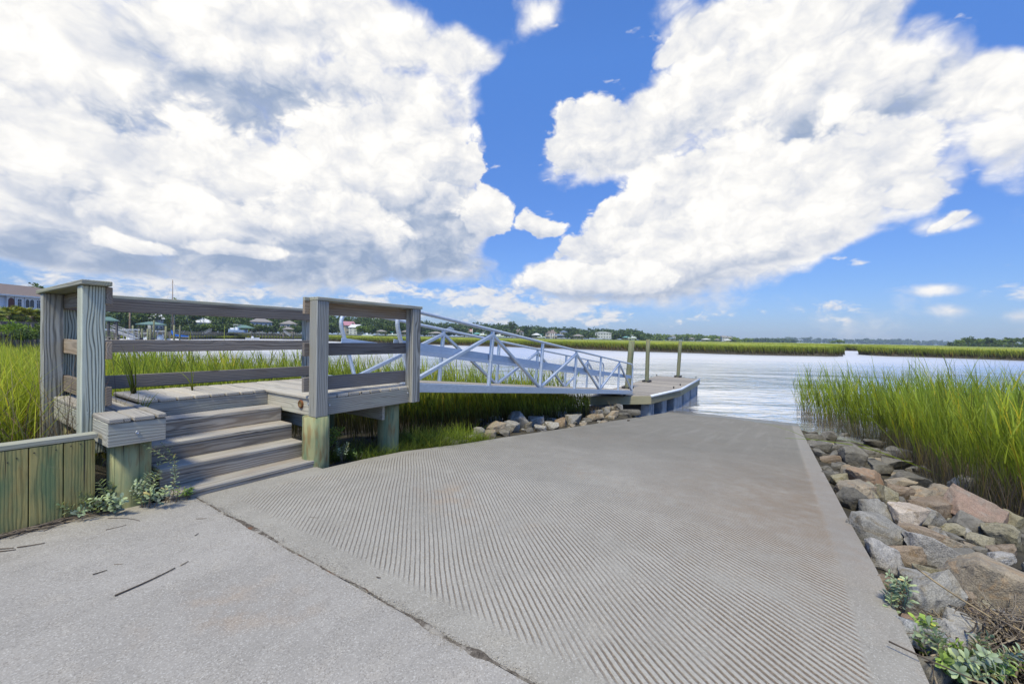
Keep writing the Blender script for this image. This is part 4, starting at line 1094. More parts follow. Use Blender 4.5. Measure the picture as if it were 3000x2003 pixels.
zz(1300, 1150, .25543, [
 (265,540,180,80,'pale','small white stone at the ramp edge beside the grass tuft'),
 (395,480,140,150,'grey','square grey rock right of the small white stone'),
 (440,350,120,90,'mud','dark rock deepest in the shade left of the reeds'),
 (590,430,220,160,'tan','brown topped rock with a black hollow beside the ramp edge'),
 (520,490,170,120,'tan','pale sloping rock in front of the brown topped rock'),
 (600,335,180,110,'grey','flat grey rock behind the brown topped rock'),
 (760,400,200,140,'grey','peaked grey rock left of the tilted slab'),
 (860,345,330,170,'grey','tall tilted slab, largest of the rocks beneath the gangway',dict(tilt=-42)),
 (700,472,130,70,'mud','low grey stone in front of the peaked grey rock'),
 (970,390,90,100,'mud','narrow grey stone right of the tilted slab'),
 (1060,340,170,120,'pale','pale rock right of the tilted slab'),
 (1090,412,160,70,'grey','low flat rock at the ramp edge under the pale rock'),
 (1080,290,160,90,'grey','grey rock behind the pale rock'),
 (1225,330,160,100,'grey','rounded grey rock in the middle of the row'),
 (1340,270,160,110,'pale','highest pale rock against the dark reeds'),
 (1340,345,140,110,'brown','brown stained rock under the highest pale rock'),
 (1500,315,170,120,'grey','dark fronted grey rock left of the dry grass'),
 (1240,388,150,80,'grey','small grey rock touching the ramp in the middle of the row'),
 (1520,265,110,80,'mud','grey stone behind the dark fronted rock'),
 (1205,372,100,90,'mud','dark stone left of the small rock touching the ramp'),
 (1740,290,190,80,'tan','pale rounded rock behind the dry grass'),
 (1750,235,150,70,'grey','flat topped rock near the corner of the dock'),
 (1920,250,190,80,'tan','smooth rock under the dock front'),
 (1865,215,90,90,'grey','square stone under the dock front'),
 (2010,190,100,110,'grey','upright stone against the dock float'),
 (1930,195,140,80,'grey','stone between the square and the upright stone'),
 (2130,222,250,60,'mud','long low slab under the dock corner'),
 (1640,318,120,50,'mud','low stone in the dry grass'),
 (1600,205,120,70,'mud','dark stone at the dock corner in the reeds'),
 (1180,305,100,70,'mud','small dark stone behind the rounded grey rock'),
 (650,375,90,70,'mud','small dark stone right of the flat grey rock'),
 (510,385,110,70,'tan','small brown stone left of the brown topped rock'),
 (960,330,90,60,'mud','small dark stone behind the tilted slab'),
 (2060,250,140,35,'mud','thin stone at the ramp edge under the dock'),
 (2290,215,110,40,'mud','last stone of the row at the waterline'),
 (120,590,120,70,'mud','grey stone under the grass at the ramp edge'),
],GL)
# chinks: small stones filling the gaps between the big ones, too many and too alike to tell apart
for i in range(130):
    x = 1.7+13.5*rng.random()**1.5; d = rng.uniform(.05, 1.9); y = float(yr(x))-d
    s = rng.uniform(.04, .15); z = float(H(x, y))+s*.2
    o = boulder(RK[['mud', 'tan', 'grey', 'olive', 'mud'][i % 5]], (x, y, z), [np.array([s*1.3, 0, 0]), np.array([0, s, 0]), np.array([0, 0, s*.8])], 9000+i, 'small_rock')
    tag(o, 'small stone filling a gap between the big rocks right of the ramp', 'rock', 'small stones between the right riprap rocks')
for i in range(34):
    x = rng.uniform(4.2, 15); d = rng.uniform(.05, .8); y = float(yl(x))+d
    s = rng.uniform(.05, .11); z = float(H(x, y))+s*.2
    o = boulder(RK[['mud', 'grey', 'tan'][i % 3]], (x, y, z), [np.array([s*1.3, 0, 0]), np.array([0, s, 0]), np.array([0, 0, s*.8])], 9500+i, 'small_rock')
    tag(o, 'small stone filling a gap between the rocks under the gangway', 'rock', 'small stones between the left riprap rocks')

# ================================================================== grasses and reeds
def grassmat(name, stops, vary=0.48, trans=0.45, hue=0.06):
    m = bpy.data.materials.new(name); m.use_nodes = True; t = NT(m.node_tree)
    b = t.n['Principled BSDF']; out = t.n['Material Output']
    tt = t.attr('t', 'Fac'); v = t.attr('v', 'Fac')
    c = t.ramp(tt, stops)
    c = t.mix(1.0, c, t.ramp(v, [(0.0, (1-vary, 1-vary*1.1, 1-vary*.6)), (0.5, (1, 1, 1)), (0.93, (1+vary, 1+vary*.75, 1.0)), (1.0, (1.9, 1.25, 0.9))]), 'MULTIPLY')
    pn = t.noise(worldpos(t), 0.35, 3, 0.5)
    c = t.mix(1.0, c, t.ramp(pn, [(0.3, (0.84, 0.92, 0.9)), (0.7, (1.14, 1.05, 1.0))]), 'MULTIPLY')
    t.put(b.inputs['Base Color'], c); b.inputs['Roughness'].default_value = 0.55; b.inputs['Specular IOR Level'].default_value = 0.25
    tr = t.new('ShaderNodeBsdfTranslucent'); t.put(tr.inputs['Color'], t.mix(1.0, c, (1.15, 1.1, 0.6, 1), 'MULTIPLY'))
    mx = t.new('ShaderNodeMixShader'); mx.inputs[0].default_value = trans
    t.l.new(b.outputs[0], mx.inputs[1]); t.l.new(tr.outputs[0], mx.inputs[2]); t.l.new(mx.outputs[0], out.inputs['Surface'])
    return m
MG_MEADOW = grassmat('meadow_grass', [(0.0, (0.14, 0.13, 0.045)), (0.35, (0.25, 0.33, 0.034)), (0.8, (0.43, 0.53, 0.055)), (1.0, (0.55, 0.58, 0.11))])
MG_REED = grassmat('reed_blades', [(0.0, (0.16, 0.145, 0.10)), (0.26, (0.18, 0.175, 0.075)), (0.48, (0.20, 0.27, 0.035)), (0.8, (0.30, 0.40, 0.045)), (1.0, (0.30, 0.42, 0.09))])
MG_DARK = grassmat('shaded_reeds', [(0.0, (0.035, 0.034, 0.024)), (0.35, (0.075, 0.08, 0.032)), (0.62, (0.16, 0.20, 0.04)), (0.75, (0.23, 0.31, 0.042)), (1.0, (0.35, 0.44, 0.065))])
MG_LOW = grassmat('low_green_grass', [(0.0, (0.06, 0.065, 0.025)), (0.4, (0.11, 0.16, 0.025)), (1.0, (0.24, 0.33, 0.05))])
MG_TUFT = grassmat('bright_tuft_grass', [(0.0, (0.10, 0.11, 0.03)), (0.4, (0.20, 0.29, 0.03)), (1.0, (0.40, 0.52, 0.06))])
MG_DRY = grassmat('dry_stalks', [(0.0, (0.10, 0.085, 0.062)), (0.6, (0.17, 0.145, 0.10)), (1.0, (0.25, 0.215, 0.145))], 0.5, 0.15)
MG_FAR = grassmat('far_marsh_grass', [(0.0, (0.085, 0.072, 0.045)), (0.30, (0.125, 0.118, 0.05)), (0.62, (0.20, 0.255, 0.036)), (1.0, (0.42, 0.48, 0.075))], 0.3, 0.35)

def blades(P, h, w, lean, bend, nseg=3, t0=0.0, t1=1.0, ld=None, v=None, wd=None):
    """N curved, tapering grass blades. lean: initial slope, bend: extra droop along ld (angle)"""
    N = len(P); n = nseg+1
    ld = rng.uniform(0, 2*math.pi, N) if ld is None else ld
    wd = rng.uniform(0, 2*math.pi, N) if wd is None else wd
    t = np.linspace(0, 1, n)
    dx = np.cos(ld)[:, None]; dy = np.sin(ld)[:, None]
    s = (lean[:, None]*t+bend[:, None]*t**2)
    up = np.sqrt(np.clip(1-np.clip(lean+bend*.6, 0, .95)**2, .1, 1))[:, None]*t - (bend[:, None]*.35*t**3)
    C = np.stack([P[:, 0:1]+dx*s*h[:, None], P[:, 1:2]+dy*s*h[:, None], P[:, 2:3]+up*h[:, None]], -1)
    ww = w[:, None]*(1-t**1.6*.93)*.5
    W = np.stack([np.cos(wd)[:, None]*ww, np.sin(wd)[:, None]*ww, np.zeros((N, n))], -1)
    V = np.stack([C-W, C+W], 2).reshape(-1, 3)
    b = np.arange(N)[:, None]*(2*n); i = np.arange(nseg)[None]*2
    Q = np.stack([b+i, b+i+1, b+i+3, b+i+2], -1).reshape(-1, 4)
    T = np.broadcast_to((t0+(t1-t0)*t)[None, :, None], (N, n, 2)) if np.isscalar(t0) else (t0[:, None]+(t1-t0)[:, None]*t[None])[:, :, None].repeat(2, 2)
    v = rng.random(N) if v is None else v
    return V, Q, T.reshape(-1), np.repeat(v, 2*n), C
def merge(parts):
    Vs, Qs, Ts, vs = [], [], [], []; n = 0
    for V, Q, T, v in parts: Vs.append(V); Qs.append(Q+n); Ts.append(T); vs.append(v); n += len(V)
    return np.concatenate(Vs), np.concatenate(Qs), np.concatenate(Ts), np.concatenate(vs)
def grass_obj(name, parts, mt, label, cat='grass', kind='stuff', group=None, org=None):
    V, Q, T, v = merge(parts); o = np_mesh(name, V, Q, mt, dict(t=T, v=v), org=org)
    tag(o, label, cat, group, kind); return o
def U(a, b, n): return rng.uniform(a, b, n)
def onH(x, y): return np.stack([x, y, H(x, y)-.02], 1)
def reeds(P, h, w, lean, ld, nleaf, leafl, vv=None):
    """stems with alternate drooping leaves"""
    N = len(P); vv = rng.random(N) if vv is None else vv
    V, Q, T, v, C = blades(P, h, w, lean, U(.0, .10, N), 4, ld=ld, v=vv); out = [(V, Q, T, v)]
    for k in range(nleaf):
        f = U(.34, .97, N); i = np.clip((f*4).astype(int), 0, 3); fr = f*4-i
        B = C[np.arange(N), i]*(1-fr)[:, None]+C[np.arange(N), i+1]*fr[:, None]
        L = h*leafl*U(.6, 1.25, N)
        d = np.where(rng.random(N) < .65, ld+rng.normal(0, .6, N), U(0, 2*math.pi, N))
        V, Q, T, v, _ = blades(B, L, w*U(1.0, 1.9, N), U(.10, .34, N), U(.02, .30, N), 3, t0=f*.92, t1=np.minimum(f+.30, 1.0), ld=d, v=np.clip(vv+rng.normal(0, .12, N), 0, 1))
        out.append((V, Q, T, v))
    return out
LEFT_ANG = math.atan2(-RT[1], -RT[0])         # towards the left of the view: the way the wind leans the reeds

def right_reeds():
    N = 26000
    x = U(5.0, 23.0, N); d = U(0, 8.5, N)
    d0 = np.interp(x, [5, 6.5, 7.55, 7.95, 9.1, 11, 14, 15.9, 17.0, 17.6, 18.5, 20, 23], [4.0, 2.9, 2.15, 1.95, 1.85, 2.0, 2.25, 2.35, 1.75, 1.35, .70, .25, .15])
    ok = (d > d0+rng.normal(0, .13, N))
    cl = .5+.5*np.sin(x*2.3+np.sin(d*3.1)*1.4)*np.sin(d*2.7+x*.9)
    dens = np.where(x > 17.5, .40, 1.0)*(.12+.88*cl)*np.where(d > d0+3.2, .8, 1.0)
    ok &= rng.random(N) < dens
    x, d = x[ok], d[ok]; N = len(x); y = yr(x)-d
    rr = np.hypot(x-CAM[0], y-CAM[1])
    az = np.degrees(np.arctan2(y-CAM[1], x-CAM[0])); k = (az > -24) & (az < 12); x, y, rr = x[k], y[k], rr[k]; N = len(x)
    P = onH(x, y); P[:, 2] = np.maximum(P[:, 2], -2.0)
    h = np.interp(rr, [6, 9, 13, 18, 24], [1.50, 1.68, 1.92, 2.0, 1.9])*np.clip(rng.normal(.90, .15, N), .4, 1.25)
    return P, h, N
P, h, N = right_reeds()
ld = LEFT_ANG+rng.normal(0, .65, N)
grass_obj('reed_bed', reeds(P, h, U(.007, .011, N)*np.where(np.hypot(P[:, 0], P[:, 1]) > 14, 1.4, 1), np.abs(rng.normal(.15, .11, N)), ld, 5, .30), MG_REED,
          'tall green cordgrass standing behind the rocks right of the ramp', 'reeds')
# grey brown dead stems at the foot of the bed
n = 13000; i = rng.integers(0, N, n); P2 = P[i]+np.stack([rng.normal(0, .12, n), rng.normal(0, .12, n), np.zeros(n)], 1); P2[:, 2] = np.maximum(H(P2[:, 0], P2[:, 1])-.02, -2.0)
grass_obj('dead_stems', [blades(P2, U(.35, 1.0, n), U(.006, .011, n), U(.0, .25, n), U(.0, .3, n), 2)[:4]], MG_DRY, 'grey dead stems at the foot of the right cordgrass', 'reeds')
# single leaning reeds in front of the bed
def lone(px0, py0, px1, py1, label, mt, w=.012, nleaf=3, D=None):
    p0, D0 = hitH(px0, py0) if D is None else (at(px0, py0, D), D)
    p1 = at(px1, py1, D0*1.0)
    v = p1-p0; L = np.linalg.norm(v)
    parts = []
    ts = np.linspace(0, 1, 6); C = p0+ts[:, None]*v+np.stack([0*ts, 0*ts, .06*L*np.sin(ts*math.pi)], 1)
    Wd = np.cross(v/L, FW); Wd /= np.linalg.norm(Wd)
    ww = w*.5*(1-ts**2*.8); V = np.stack([C-Wd*ww[:, None], C+Wd*ww[:, None]], 1).reshape(-1, 3)
    Q = np.array([(2*i, 2*i+1, 2*i+3, 2*i+2) for i in range(5)])
    parts.append((V, Q, np.repeat(.45+.5*ts, 2), np.full(12, .5)))
    for k in range(nleaf):
        f = rng.uniform(.35, .95); B = (p0+v*f+np.array([0, 0, .06*L*math.sin(f*math.pi)]))[None]
        a = math.atan2(v[1], v[0])+rng.uniform(-.6, .6)
        parts.append(blades(B, np.array([L*.35]), np.array([w*1.2]), np.array([.75]), np.array([.3]), 3, .6, 1., np.array([a]))[:4])
    o = grass_obj('reed', parts, mt, label, 'reed', None, 'single leaning reeds', org=p0); return o
lone(2760, 1395, 2300, 1282, 'long yellow green reed fallen over the far rocks towards the ramp', MG_REED, .020, 5, 8.6)
lone(2680, 1372, 2480, 1165, 'bent reed leaning left out of the cordgrass above the rocks', MG_REED, .016, 4, 10.5)

def left_meadow():
    parts = []
    # tall bright meadow at the far left, thinning blade count with distance
    N = 34000
    r = np.exp(U(math.log(5.0), math.log(62), N)); az = U(73.0, 97, N)
    x = CAM[0]+r*np.cos(np.radians(az)); y = CAM[1]+r*np.sin(np.radians(az))
    sh = np.interp(az, SH_AZ, SH_R)
    k = (r < sh-1.0) & ~((y < 3.75) & (x > -.2)) & (y > 1.75+.25*rng.random(N))
    x, y, r = x[k], y[k], r[k]; N = len(x)
    h = np.interp(r, [4.5, 6, 9, 20, 60], [.55, .95, 1.25, 1.3, 1.35])*U(.7, 1.15, N); w = np.maximum(.007, r*.0011)*U(.8, 1.4, N)
    V = blades(onH(x, y), h, w, np.abs(rng.normal(.12, .12, N)), U(.05, .55, N), 3, ld=LEFT_ANG+rng.normal(.5, 1.2, N)); parts.append(V[:4])
    # strip behind the landing, out to the water
    N = 30000
    az = U(23.5, 79, N); sh = np.interp(az, SH_AZ, SH_R); r = np.sqrt(U(.04, 1, N))*sh*1.0+.2
    x = CAM[0]+r*np.cos(np.radians(az)); y = CAM[1]+r*np.sin(np.radians(az))
    k = (y > 3.75) & (r < sh+.4) & (x < 13.2)
    k |= (x > 3.4) & (y > yl(x)+np.interp(x, [3, 4.5, 9, 14], [1.7, 1.3, .95, .8])) & (r < sh+.4) & (x < 12.8)
    k &= rng.random(N) < np.where(x > 3.4, .62, .85)
    x, y, r = x[k], y[k], r[k]; N = len(x)
    P = onH(x, y)
    h = np.interp(r, [5, 8, 12, 16, 24], [.95, 1.15, 1.30, 1.42, 1.36])*np.clip(rng.normal(.86, .17, N), .4, 1.3)
    # keep below the gangway, which crushes what grows under it
    q = np.stack([x-GO[0], y-GO[1]], 1); s = q @ GU[:2]; off = q @ GN[:2]
    under = (s > -.3) & (s < 13.2) & (off > -.10) & (off < GW+.10)
    lim = .586+SL*s-.06-P[:, 2]; h = np.where(under, np.minimum(h, np.maximum(lim*U(.75, .98, N), .12)), h)
    parts2 = reeds(P, h, np.maximum(.010, r*.0010)*U(.8, 1.3, N), np.abs(rng.normal(.07, .07, N)), LEFT_ANG+rng.normal(0, 1.0, N), 3, .32)
    return parts, parts2
pa, pb = left_meadow()
grass_obj('meadow_grass', pa, MG_MEADOW, 'bright yellow green marsh grass beyond the left end of the landing', 'grass')
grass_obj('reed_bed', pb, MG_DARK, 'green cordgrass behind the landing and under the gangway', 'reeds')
# low grass along the left edge of the ramp and under the landing
def low_grass():
    N = 9000; x = U(1.75, 5.2, N); y = yl(x)+np.abs(rng.normal(.05, .55, N))+.03
    cl = np.sin(x*5.1+np.sin(y*6))*np.sin(y*4.3+x)
    k = (cl > -.35) & ~((np.hypot(x-1.745, y-1.435) < .17) | (np.hypot(x-2.86, y-1.60) < .17)) & ((x > 2.0) | (y > 1.7)); x, y = x[k], y[k]; N = len(x)
    h = U(.10, .34, N)*np.interp(x, [1.7, 3.0, 3.6, 4.4, 5.2], [.8, .85, 1.35, 1.2, .5])
    return [blades(onH(x, y), h, U(.004, .007, N), np.abs(rng.normal(.3, .25, N)), U(.1, .8, N), 3)[:4]]
grass_obj('low_grass', low_grass(), MG_LOW, 'low green grass along the ramp edge in front of the landing piles', 'grass')
def tuft(c, n, h, w, label, mt, lean=.5, bend=.6, rad=.05, cat='grass', group=None, nm='grass_tuft', ld=None):
    P = np.stack([c[0]+rng.normal(0, rad, n), c[1]+rng.normal(0, rad, n), np.full(n, c[2])], 1)
    B = blades(P, h*U(.5, 1.1, n), w*U(.7, 1.3, n), np.abs(rng.normal(lean*.4, lean*.5, n)), U(0, bend, n), 4, ld=ld)[:4]
    return grass_obj(nm, [B], mt, label, cat, None, group, org=np.array(c))
tuft((4.25, float(yl(4.2))+.35, float(H(4.2, yl(4.2)+.35))), 420, .42, .006, 'bright green grass tuft on the ramp edge left of the small white stone', MG_TUFT, .55, .8, .17)
tuft((3.5, float(yl(3.5))+.35, float(H(3.5, yl(3.5)+.35))), 360, .36, .006, 'green grass tuft right of the landing pile nearest the gangway', MG_LOW, .55, .8, .16)
for (px, py, D, h, n, lb, mt) in ((1745, 1232, None, .55, 46, 'dry straw coloured grass growing among the rocks near the dock', MG_DRY),
                           (1800, 1212, None, .60, 40, 'thin pale grass in front of the dock fascia', MG_DRY), (1860, 1202, None, .55, 60, 'green grass clump against the dock front', MG_LOW)):
    P, D = hitH(px, py); tuft(P, n, h, .008, lb, mt, .35, .35, .07)
# reeds pushing up through the landing boards
tuft((.60, 2.95, ZD), 9, .60, .015, 'reed shoot growing up through the landing boards behind the left guard', MG_LOW, .22, .25, .015, 'reed', 'reed shoots on the landing', 'reed_shoot')
tuft((.47, 2.20, .56), 10, .34, .013, 'reed shoot leaning out above the top tread', MG_LOW, .6, .3, .02, 'reed', 'reed shoots on the landing', 'reed_shoot', LEFT_ANG+math.pi+rng.normal(0, .5, 10))
tuft((1.08, 2.80, ZD), 4, .34, .012, 'single thin reed bending over in the middle of the landing', MG_LOW, .15, .7, .01, 'reed', 'reed shoots on the landing', 'reed_shoot')
# wiry dark stems fanning out behind the bulkhead
tuft((.02, 2.35, .30), 70, .95, .006, 'wiry dark stems fanning out between the two left posts', MG_DRY, .55, .35, .12, 'rush', None, 'rush_clump')
tuft((-.45, 2.30, .33), 90, .95, .006, 'wiry grey stems leaning over the bulkhead cap', MG_DRY, .65, .4, .16, 'rush', None, 'rush_clump')
tuft((-.12, 1.95, .34), 120, .26, .008, 'leafy green weeds just behind the bulkhead cap', MG_LOW, .7, .9, .13, 'weed', None, 'weed_clump')

# ================================================================== far marsh islands (mud banks with cordgrass)
def marsh(front, back, label, ztop=-.85, gh=1.80, dens=1.0, closed_left=False):
    """front: photo points on the waterline, left to right; back: far points (px, distance)"""
    Fp = np.array([atz(px, py, WATER)[:2] for px, py in front])
    # resample the front edge and roughen it
    seg = np.linalg.norm(np.diff(Fp, axis=0), axis=1); L = np.concatenate([[0], np.cumsum(seg)])
    n = max(24, int(L[-1]/2.5)); s = np.linspace(0, L[-1], n)
    E = np.stack([np.interp(s, L, Fp[:, 0]), np.interp(s, L, Fp[:, 1])], 1)
    T = np.gradient(E, axis=0); T /= np.linalg.norm(T, axis=1)[:, None]; Nn = np.stack([-T[:, 1], T[:, 0]], 1)
    away = E-CAM[:2]; Nn *= np.sign((Nn*away).sum(1))[:, None]
    E = E+Nn*(np.sin(s*.21)*.9+np.sin(s*.057+1)*1.6+rng.normal(0, .35, n))[:, None]
    Bp = np.array([CAM[:2]+(ray(px, 990)[:2])*D for px, D in back])
    segb = np.linalg.norm(np.diff(Bp, axis=0), axis=1); Lb = np.concatenate([[0], np.cumsum(segb)])
    Bk = np.stack([np.interp(np.linspace(0, Lb[-1], n), Lb, Bp[:, 0]), np.interp(np.linspace(0, Lb[-1], n), Lb, Bp[:, 1])], 1)
    rows = [(0, WATER-.5), (.0, WATER-.02), (.0035, -1.25), (.008, ztop), (.1, ztop), (.4, ztop), (1, ztop)]
    V = []
    dirn = Bk-E; dl_ = np.linalg.norm(dirn, axis=1)[:, None]; dirn = dirn/dl_
    for f, z in rows:
        off = {0: 0, .0035: 1.0, .008: 2.6}.get(f, None)
        p = E+dirn*(off if off is not None else f*dl_)
        if z == WATER-.5: p = E-dirn*.8
        V.append(np.concatenate([p, np.full((n, 1), z)], 1))
    V = np.concatenate(V); i = np.arange(len(rows)-1)[:, None]; j = np.arange(n-1)[None]
    Q = np.stack([i*n+j, i*n+j+1, (i+1)*n+j+1, (i+1)*n+j], -1).reshape(-1, 4)
    tag(np_mesh('mud_bank', V, Q, M_SOIL, smooth=False), kind='structure')
    # grass: a dense front fringe of blades, then tufts standing in a leafy sheet
    parts = []
    N = int(n*190*dens); u = U(0, n-1.001, N); k0 = u.astype(int); fr = (u-k0)[:, None]
    base = E[k0]*(1-fr)+E[k0+1]*fr; dd = dirn[k0]
    dep = .4+np.abs(rng.normal(0, 3.2, N)); p = base+dd*dep[:, None]
    dist = np.linalg.norm(p-CAM[:2], axis=1)
    z = np.interp(dep, [0, 1, 2.6], [WATER, -1.25, ztop])
    h = gh*U(.72, 1.08, N)*np.interp(dep, [.4, 3], [1.0, 1.0])
    parts.append(blades(np.concatenate([p, z[:, None]], 1), h, np.maximum(.03, dist*.0011)*U(.7, 1.4, N), np.abs(rng.normal(.10, .10, N)), U(0, .3, N), 2, ld=LEFT_ANG+rng.normal(0, .9, N))[:4])
    N = int(n*240*dens); u = U(0, n-1.001, N); k0 = u.astype(int); fr = (u-k0)[:, None]
    base = E[k0]*(1-fr)+E[k0+1]*fr; dd = dirn[k0]; ln = dl_[k0, 0]
    dep = 4+np.minimum(ln-5, 900)*U(0, 1, N)**2.6; p = base+dd*dep[:, None]; dist = np.linalg.norm(p-CAM[:2], axis=1)
    h = gh*U(.86, 1.06, N)
    parts.append(blades(np.stack([p[:, 0], p[:, 1], np.full(N, ztop)], 1), h, np.maximum(.05, dist*.0016)*U(.8, 1.6, N), np.abs(rng.normal(.08, .08, N)), U(0, .2, N), 2)[:4])
    # leafy sheet just under the tips
    fs_ = np.concatenate([[3.2, 3.6], np.geomspace(5, float(dl_.max()), 40)])
    V = []
    for q, f in enumerate(fs_):
        p = E+dirn*np.minimum(f, dl_)
        V.append(np.concatenate([p, np.full((n, 1), ztop+gh*(.50 if q == 0 else .86))+rng.normal(0, .04, (n, 1))], 1))
    m = len(fs_); V = np.concatenate(V); i = np.arange(m-1)[:, None]; j = np.arange(n-1)[None]
    Q = np.stack([i*n+j, i*n+j+1, (i+1)*n+j+1, (i+1)*n+j], -1).reshape(-1, 4)
    parts.append((V, Q, np.concatenate([np.full(n, .5)]+[np.full(n*(m-1), .93)]), U(.3, .7, len(V))))
    grass_obj('marsh_grass', parts, MG_FAR, label, 'marsh grass')
marsh([(930, 999), (1000, 1001.5), (1150, 1006), (1300, 1010), (1450, 1015), (1600, 1020), (1700, 1024), (1850, 1029), (2050, 1034.7), (2250, 1040), (2380, 1043), (2440, 1044), (2456, 1042.5), (2452, 1038), (2440, 1034), (2415, 1031), (2380, 1029)],
      [(900, 300), (1200, 420), (1500, 560), (1850, 700), (2100, 420), (2250, 190), (2330, 165)], 'long island of cordgrass across the river behind the mooring piles')
marsh([(2200, 1023), (2330, 1025.5), (2420, 1026.5), (2480, 1027), (2530, 1028.5), (2600, 1030)], [(2000, 900), (2300, 1500), (2480, 1500), (2700, 1500)], 'cordgrass at the back of the small creek mouth', dens=1.2)
marsh([(2620, 1031), (2560, 1032.5), (2530, 1034.5), (2526, 1037), (2545, 1039.5), (2575, 1042), (2620, 1044), (2750, 1048), (2900, 1053), (3000, 1057), (3150, 1063), (3400, 1075)],
      [(2640, 230), (2680, 400), (2750, 700), (2900, 1200), (3200, 900), (3500, 500)], 'island of cordgrass across the river right of the creek mouth')

# ================================================================== trees
def leafmat(name, a, b_, c_):
    m = grassmat(name, [(0.0, a), (0.5, b_), (1.0, c_)], 0.42, 0.25); return m
MT_OAK = leafmat('oak_leaves', (0.045, 0.075, 0.028), (0.085, 0.135, 0.04), (0.14, 0.2, 0.055))
MT_PINE = leafmat('pine_leaves', (0.045, 0.08, 0.032), (0.08, 0.13, 0.045), (0.125, 0.18, 0.06))
MT_LITE = leafmat('light_leaves', (0.09, 0.14, 0.03), (0.17, 0.25, 0.05), (0.27, 0.35, 0.075))
MT_BUSH = leafmat('bush_leaves', (0.09, 0.15, 0.025), (0.18, 0.28, 0.04), (0.28, 0.4, 0.06))
MT_PALM = leafmat('palm_leaves', (0.1, 0.14, 0.03), (0.2, 0.255, 0.05), (0.34, 0.34, 0.07))
M_BARK = plain('grey_bark', (0.16, 0.135, 0.11), 0.9, 0.1, 0, 0.4, 8)
M_BOOT = plain('dead_palm_boots', (0.26, 0.215, 0.17), 0.9, 0.1, 0, 0.5, 12)
def clumps(c, rad, nclump, nleaf, ls, flat=1.0):
    """leaf quads spread through clumps that fill an uneven crown; t varies at random from leaf to leaf"""
    cl = rng.normal(size=(nclump, 3)); cl /= np.linalg.norm(cl, axis=1)[:, None]
    cl *= (rng.random((nclump, 1))**.45)*np.array([.78, .78, .72]); cl[:, 2] = cl[:, 2]*flat
    ctr = np.asarray(c)+cl*rad; cr = np.linalg.norm(rad)/3**.5*U(.26, .46, nclump)
    k = np.repeat(np.arange(nclump), nleaf); d = rng.normal(size=(len(k), 3)); d /= np.linalg.norm(d, axis=1)[:, None]
    rr_ = rng.random(len(k))**.4
    p = ctr[k]+d*(cr[k]*rr_)[:, None]*np.array([1, 1, .75])
    return p, U(.25, .75, len(k)), np.clip(.5+rng.normal(0, .18, nclump), 0, 1)[k], ls*U(.7, 1.4, len(k))
def leafquads(p, t, v, s):
    N = len(p); a = rng.normal(size=(N, 3)); a /= np.linalg.norm(a, axis=1)[:, None]
    b = np.cross(a, rng.normal(size=(N, 3))); b /= np.linalg.norm(b, axis=1)[:, None]
    a = a*s[:, None]*.5; b = b*s[:, None]*.32
    V = np.stack([p-a, p-b*.9, p+a, p+b], 1).reshape(-1, 3)
    return V, np.arange(N*4).reshape(N, 4), np.repeat(t, 4), np.repeat(np.clip(v+rng.normal(0, .12, N), 0, .92), 4)
def ground_at(px, D): p = at(px, 985, D); return np.array([p[0], p[1], 0.0])
def tree(px, D, ztop, zbase, wid, mt, label, group='trees along the far shore', nm='tree', nclump=16, nleaf=34, ls=None, trunk=.35, open_=False):
    g = ground_at(px, D); g[2] = zbase
    h = ztop-zbase
    root = thing(nm, label, 'tree', tuple(g), 0, group)
    b = MB(); top = g+np.array([rng.normal(0, .03*h), rng.normal(0, .03*h), h*.75])
    b.tube([g, g+(top-g)*.4+np.array([.02*h, 0, 0]), top], [h*.028, h*.02, h*.006], 8)
    for q in range(6):
        f = rng.uniform(trunk*.9, .85); a = rng.uniform(0, 6.28); s0 = g+(top-g)*f; e = s0+np.array([math.cos(a)*wid*.36, math.sin(a)*wid*.36, h*rng.uniform(.05, .16)])
        b.tube([s0, (s0+e)/2+np.array([0, 0, -.01*h]), e], [h*.010, h*.007, h*.003], 6)
    b.build('trunk', M_BARK, root, True)
    c = g+np.array([0, 0, h*(1+trunk)/2]); rad = np.array([wid/2, wid/2, h*(1-trunk)/2])
    V, Q, T, v = leafquads(*clumps(c, rad, nclump, nleaf, ls or wid*.085))
    o = np_mesh('crown', V, Q, mt, dict(t=T, v=v), org=g, parent=root); return root
def wood(prof, D0, D1, ground, mt, label, crown, lsz, ntree, nlf=70, low=.40):
    """a far wood that reads as one mass"""
    px = U(prof[0][0], prof[-1][0], ntree); px = np.sort(px)
    xs = [p[0] for p in prof]; ys = [p[1] for p in prof]
    Vs = []
    for x in px:
        f = rng.random(); D = D0+(D1-D0)*f
        D *= 1.0
        yt = np.interp(x, xs, ys)+rng.uniform(0, 6)
        top = at(x, yt, D)[2]; top = ground+(top-ground)*(low+(1-low)*f**.35)*rng.uniform(.94, 1.08)
        hh = top-ground; g = ground_at(x, D); g[2] = ground
        cw = crown*rng.uniform(.7, 1.25)
        chh = min(hh*.55, cw*1.15)
        while top-ground > chh*.35:
            c = g+np.array([rng.normal(0, cw*.15), rng.normal(0, cw*.15), top-ground-chh/2])
            p, t, v, s = clumps(c, np.array([cw/2, cw/2, chh/2]), 7, max(4, nlf//7), lsz)
            Vs.append(leafquads(p, t, np.clip(v+rng.normal(0, .12), 0, .9), s)); top -= chh*.75
    V, Q, T, v = merge(Vs); o = np_mesh('wood', V, Q, mt, dict(t=T, v=v)); tag(o, label, 'wood', None, 'stuff')
HOR = lambda px: 956.07+(px+328.0)*.017826
wood([(240, 905), (330, 892), (420, 888), (520, 886), (620, 900), (720, 905)], 225, 290, 1.0, MT_OAK, 'dense dark oak wood on the far shore behind the left docks', 10, 1.1, 220, 90)
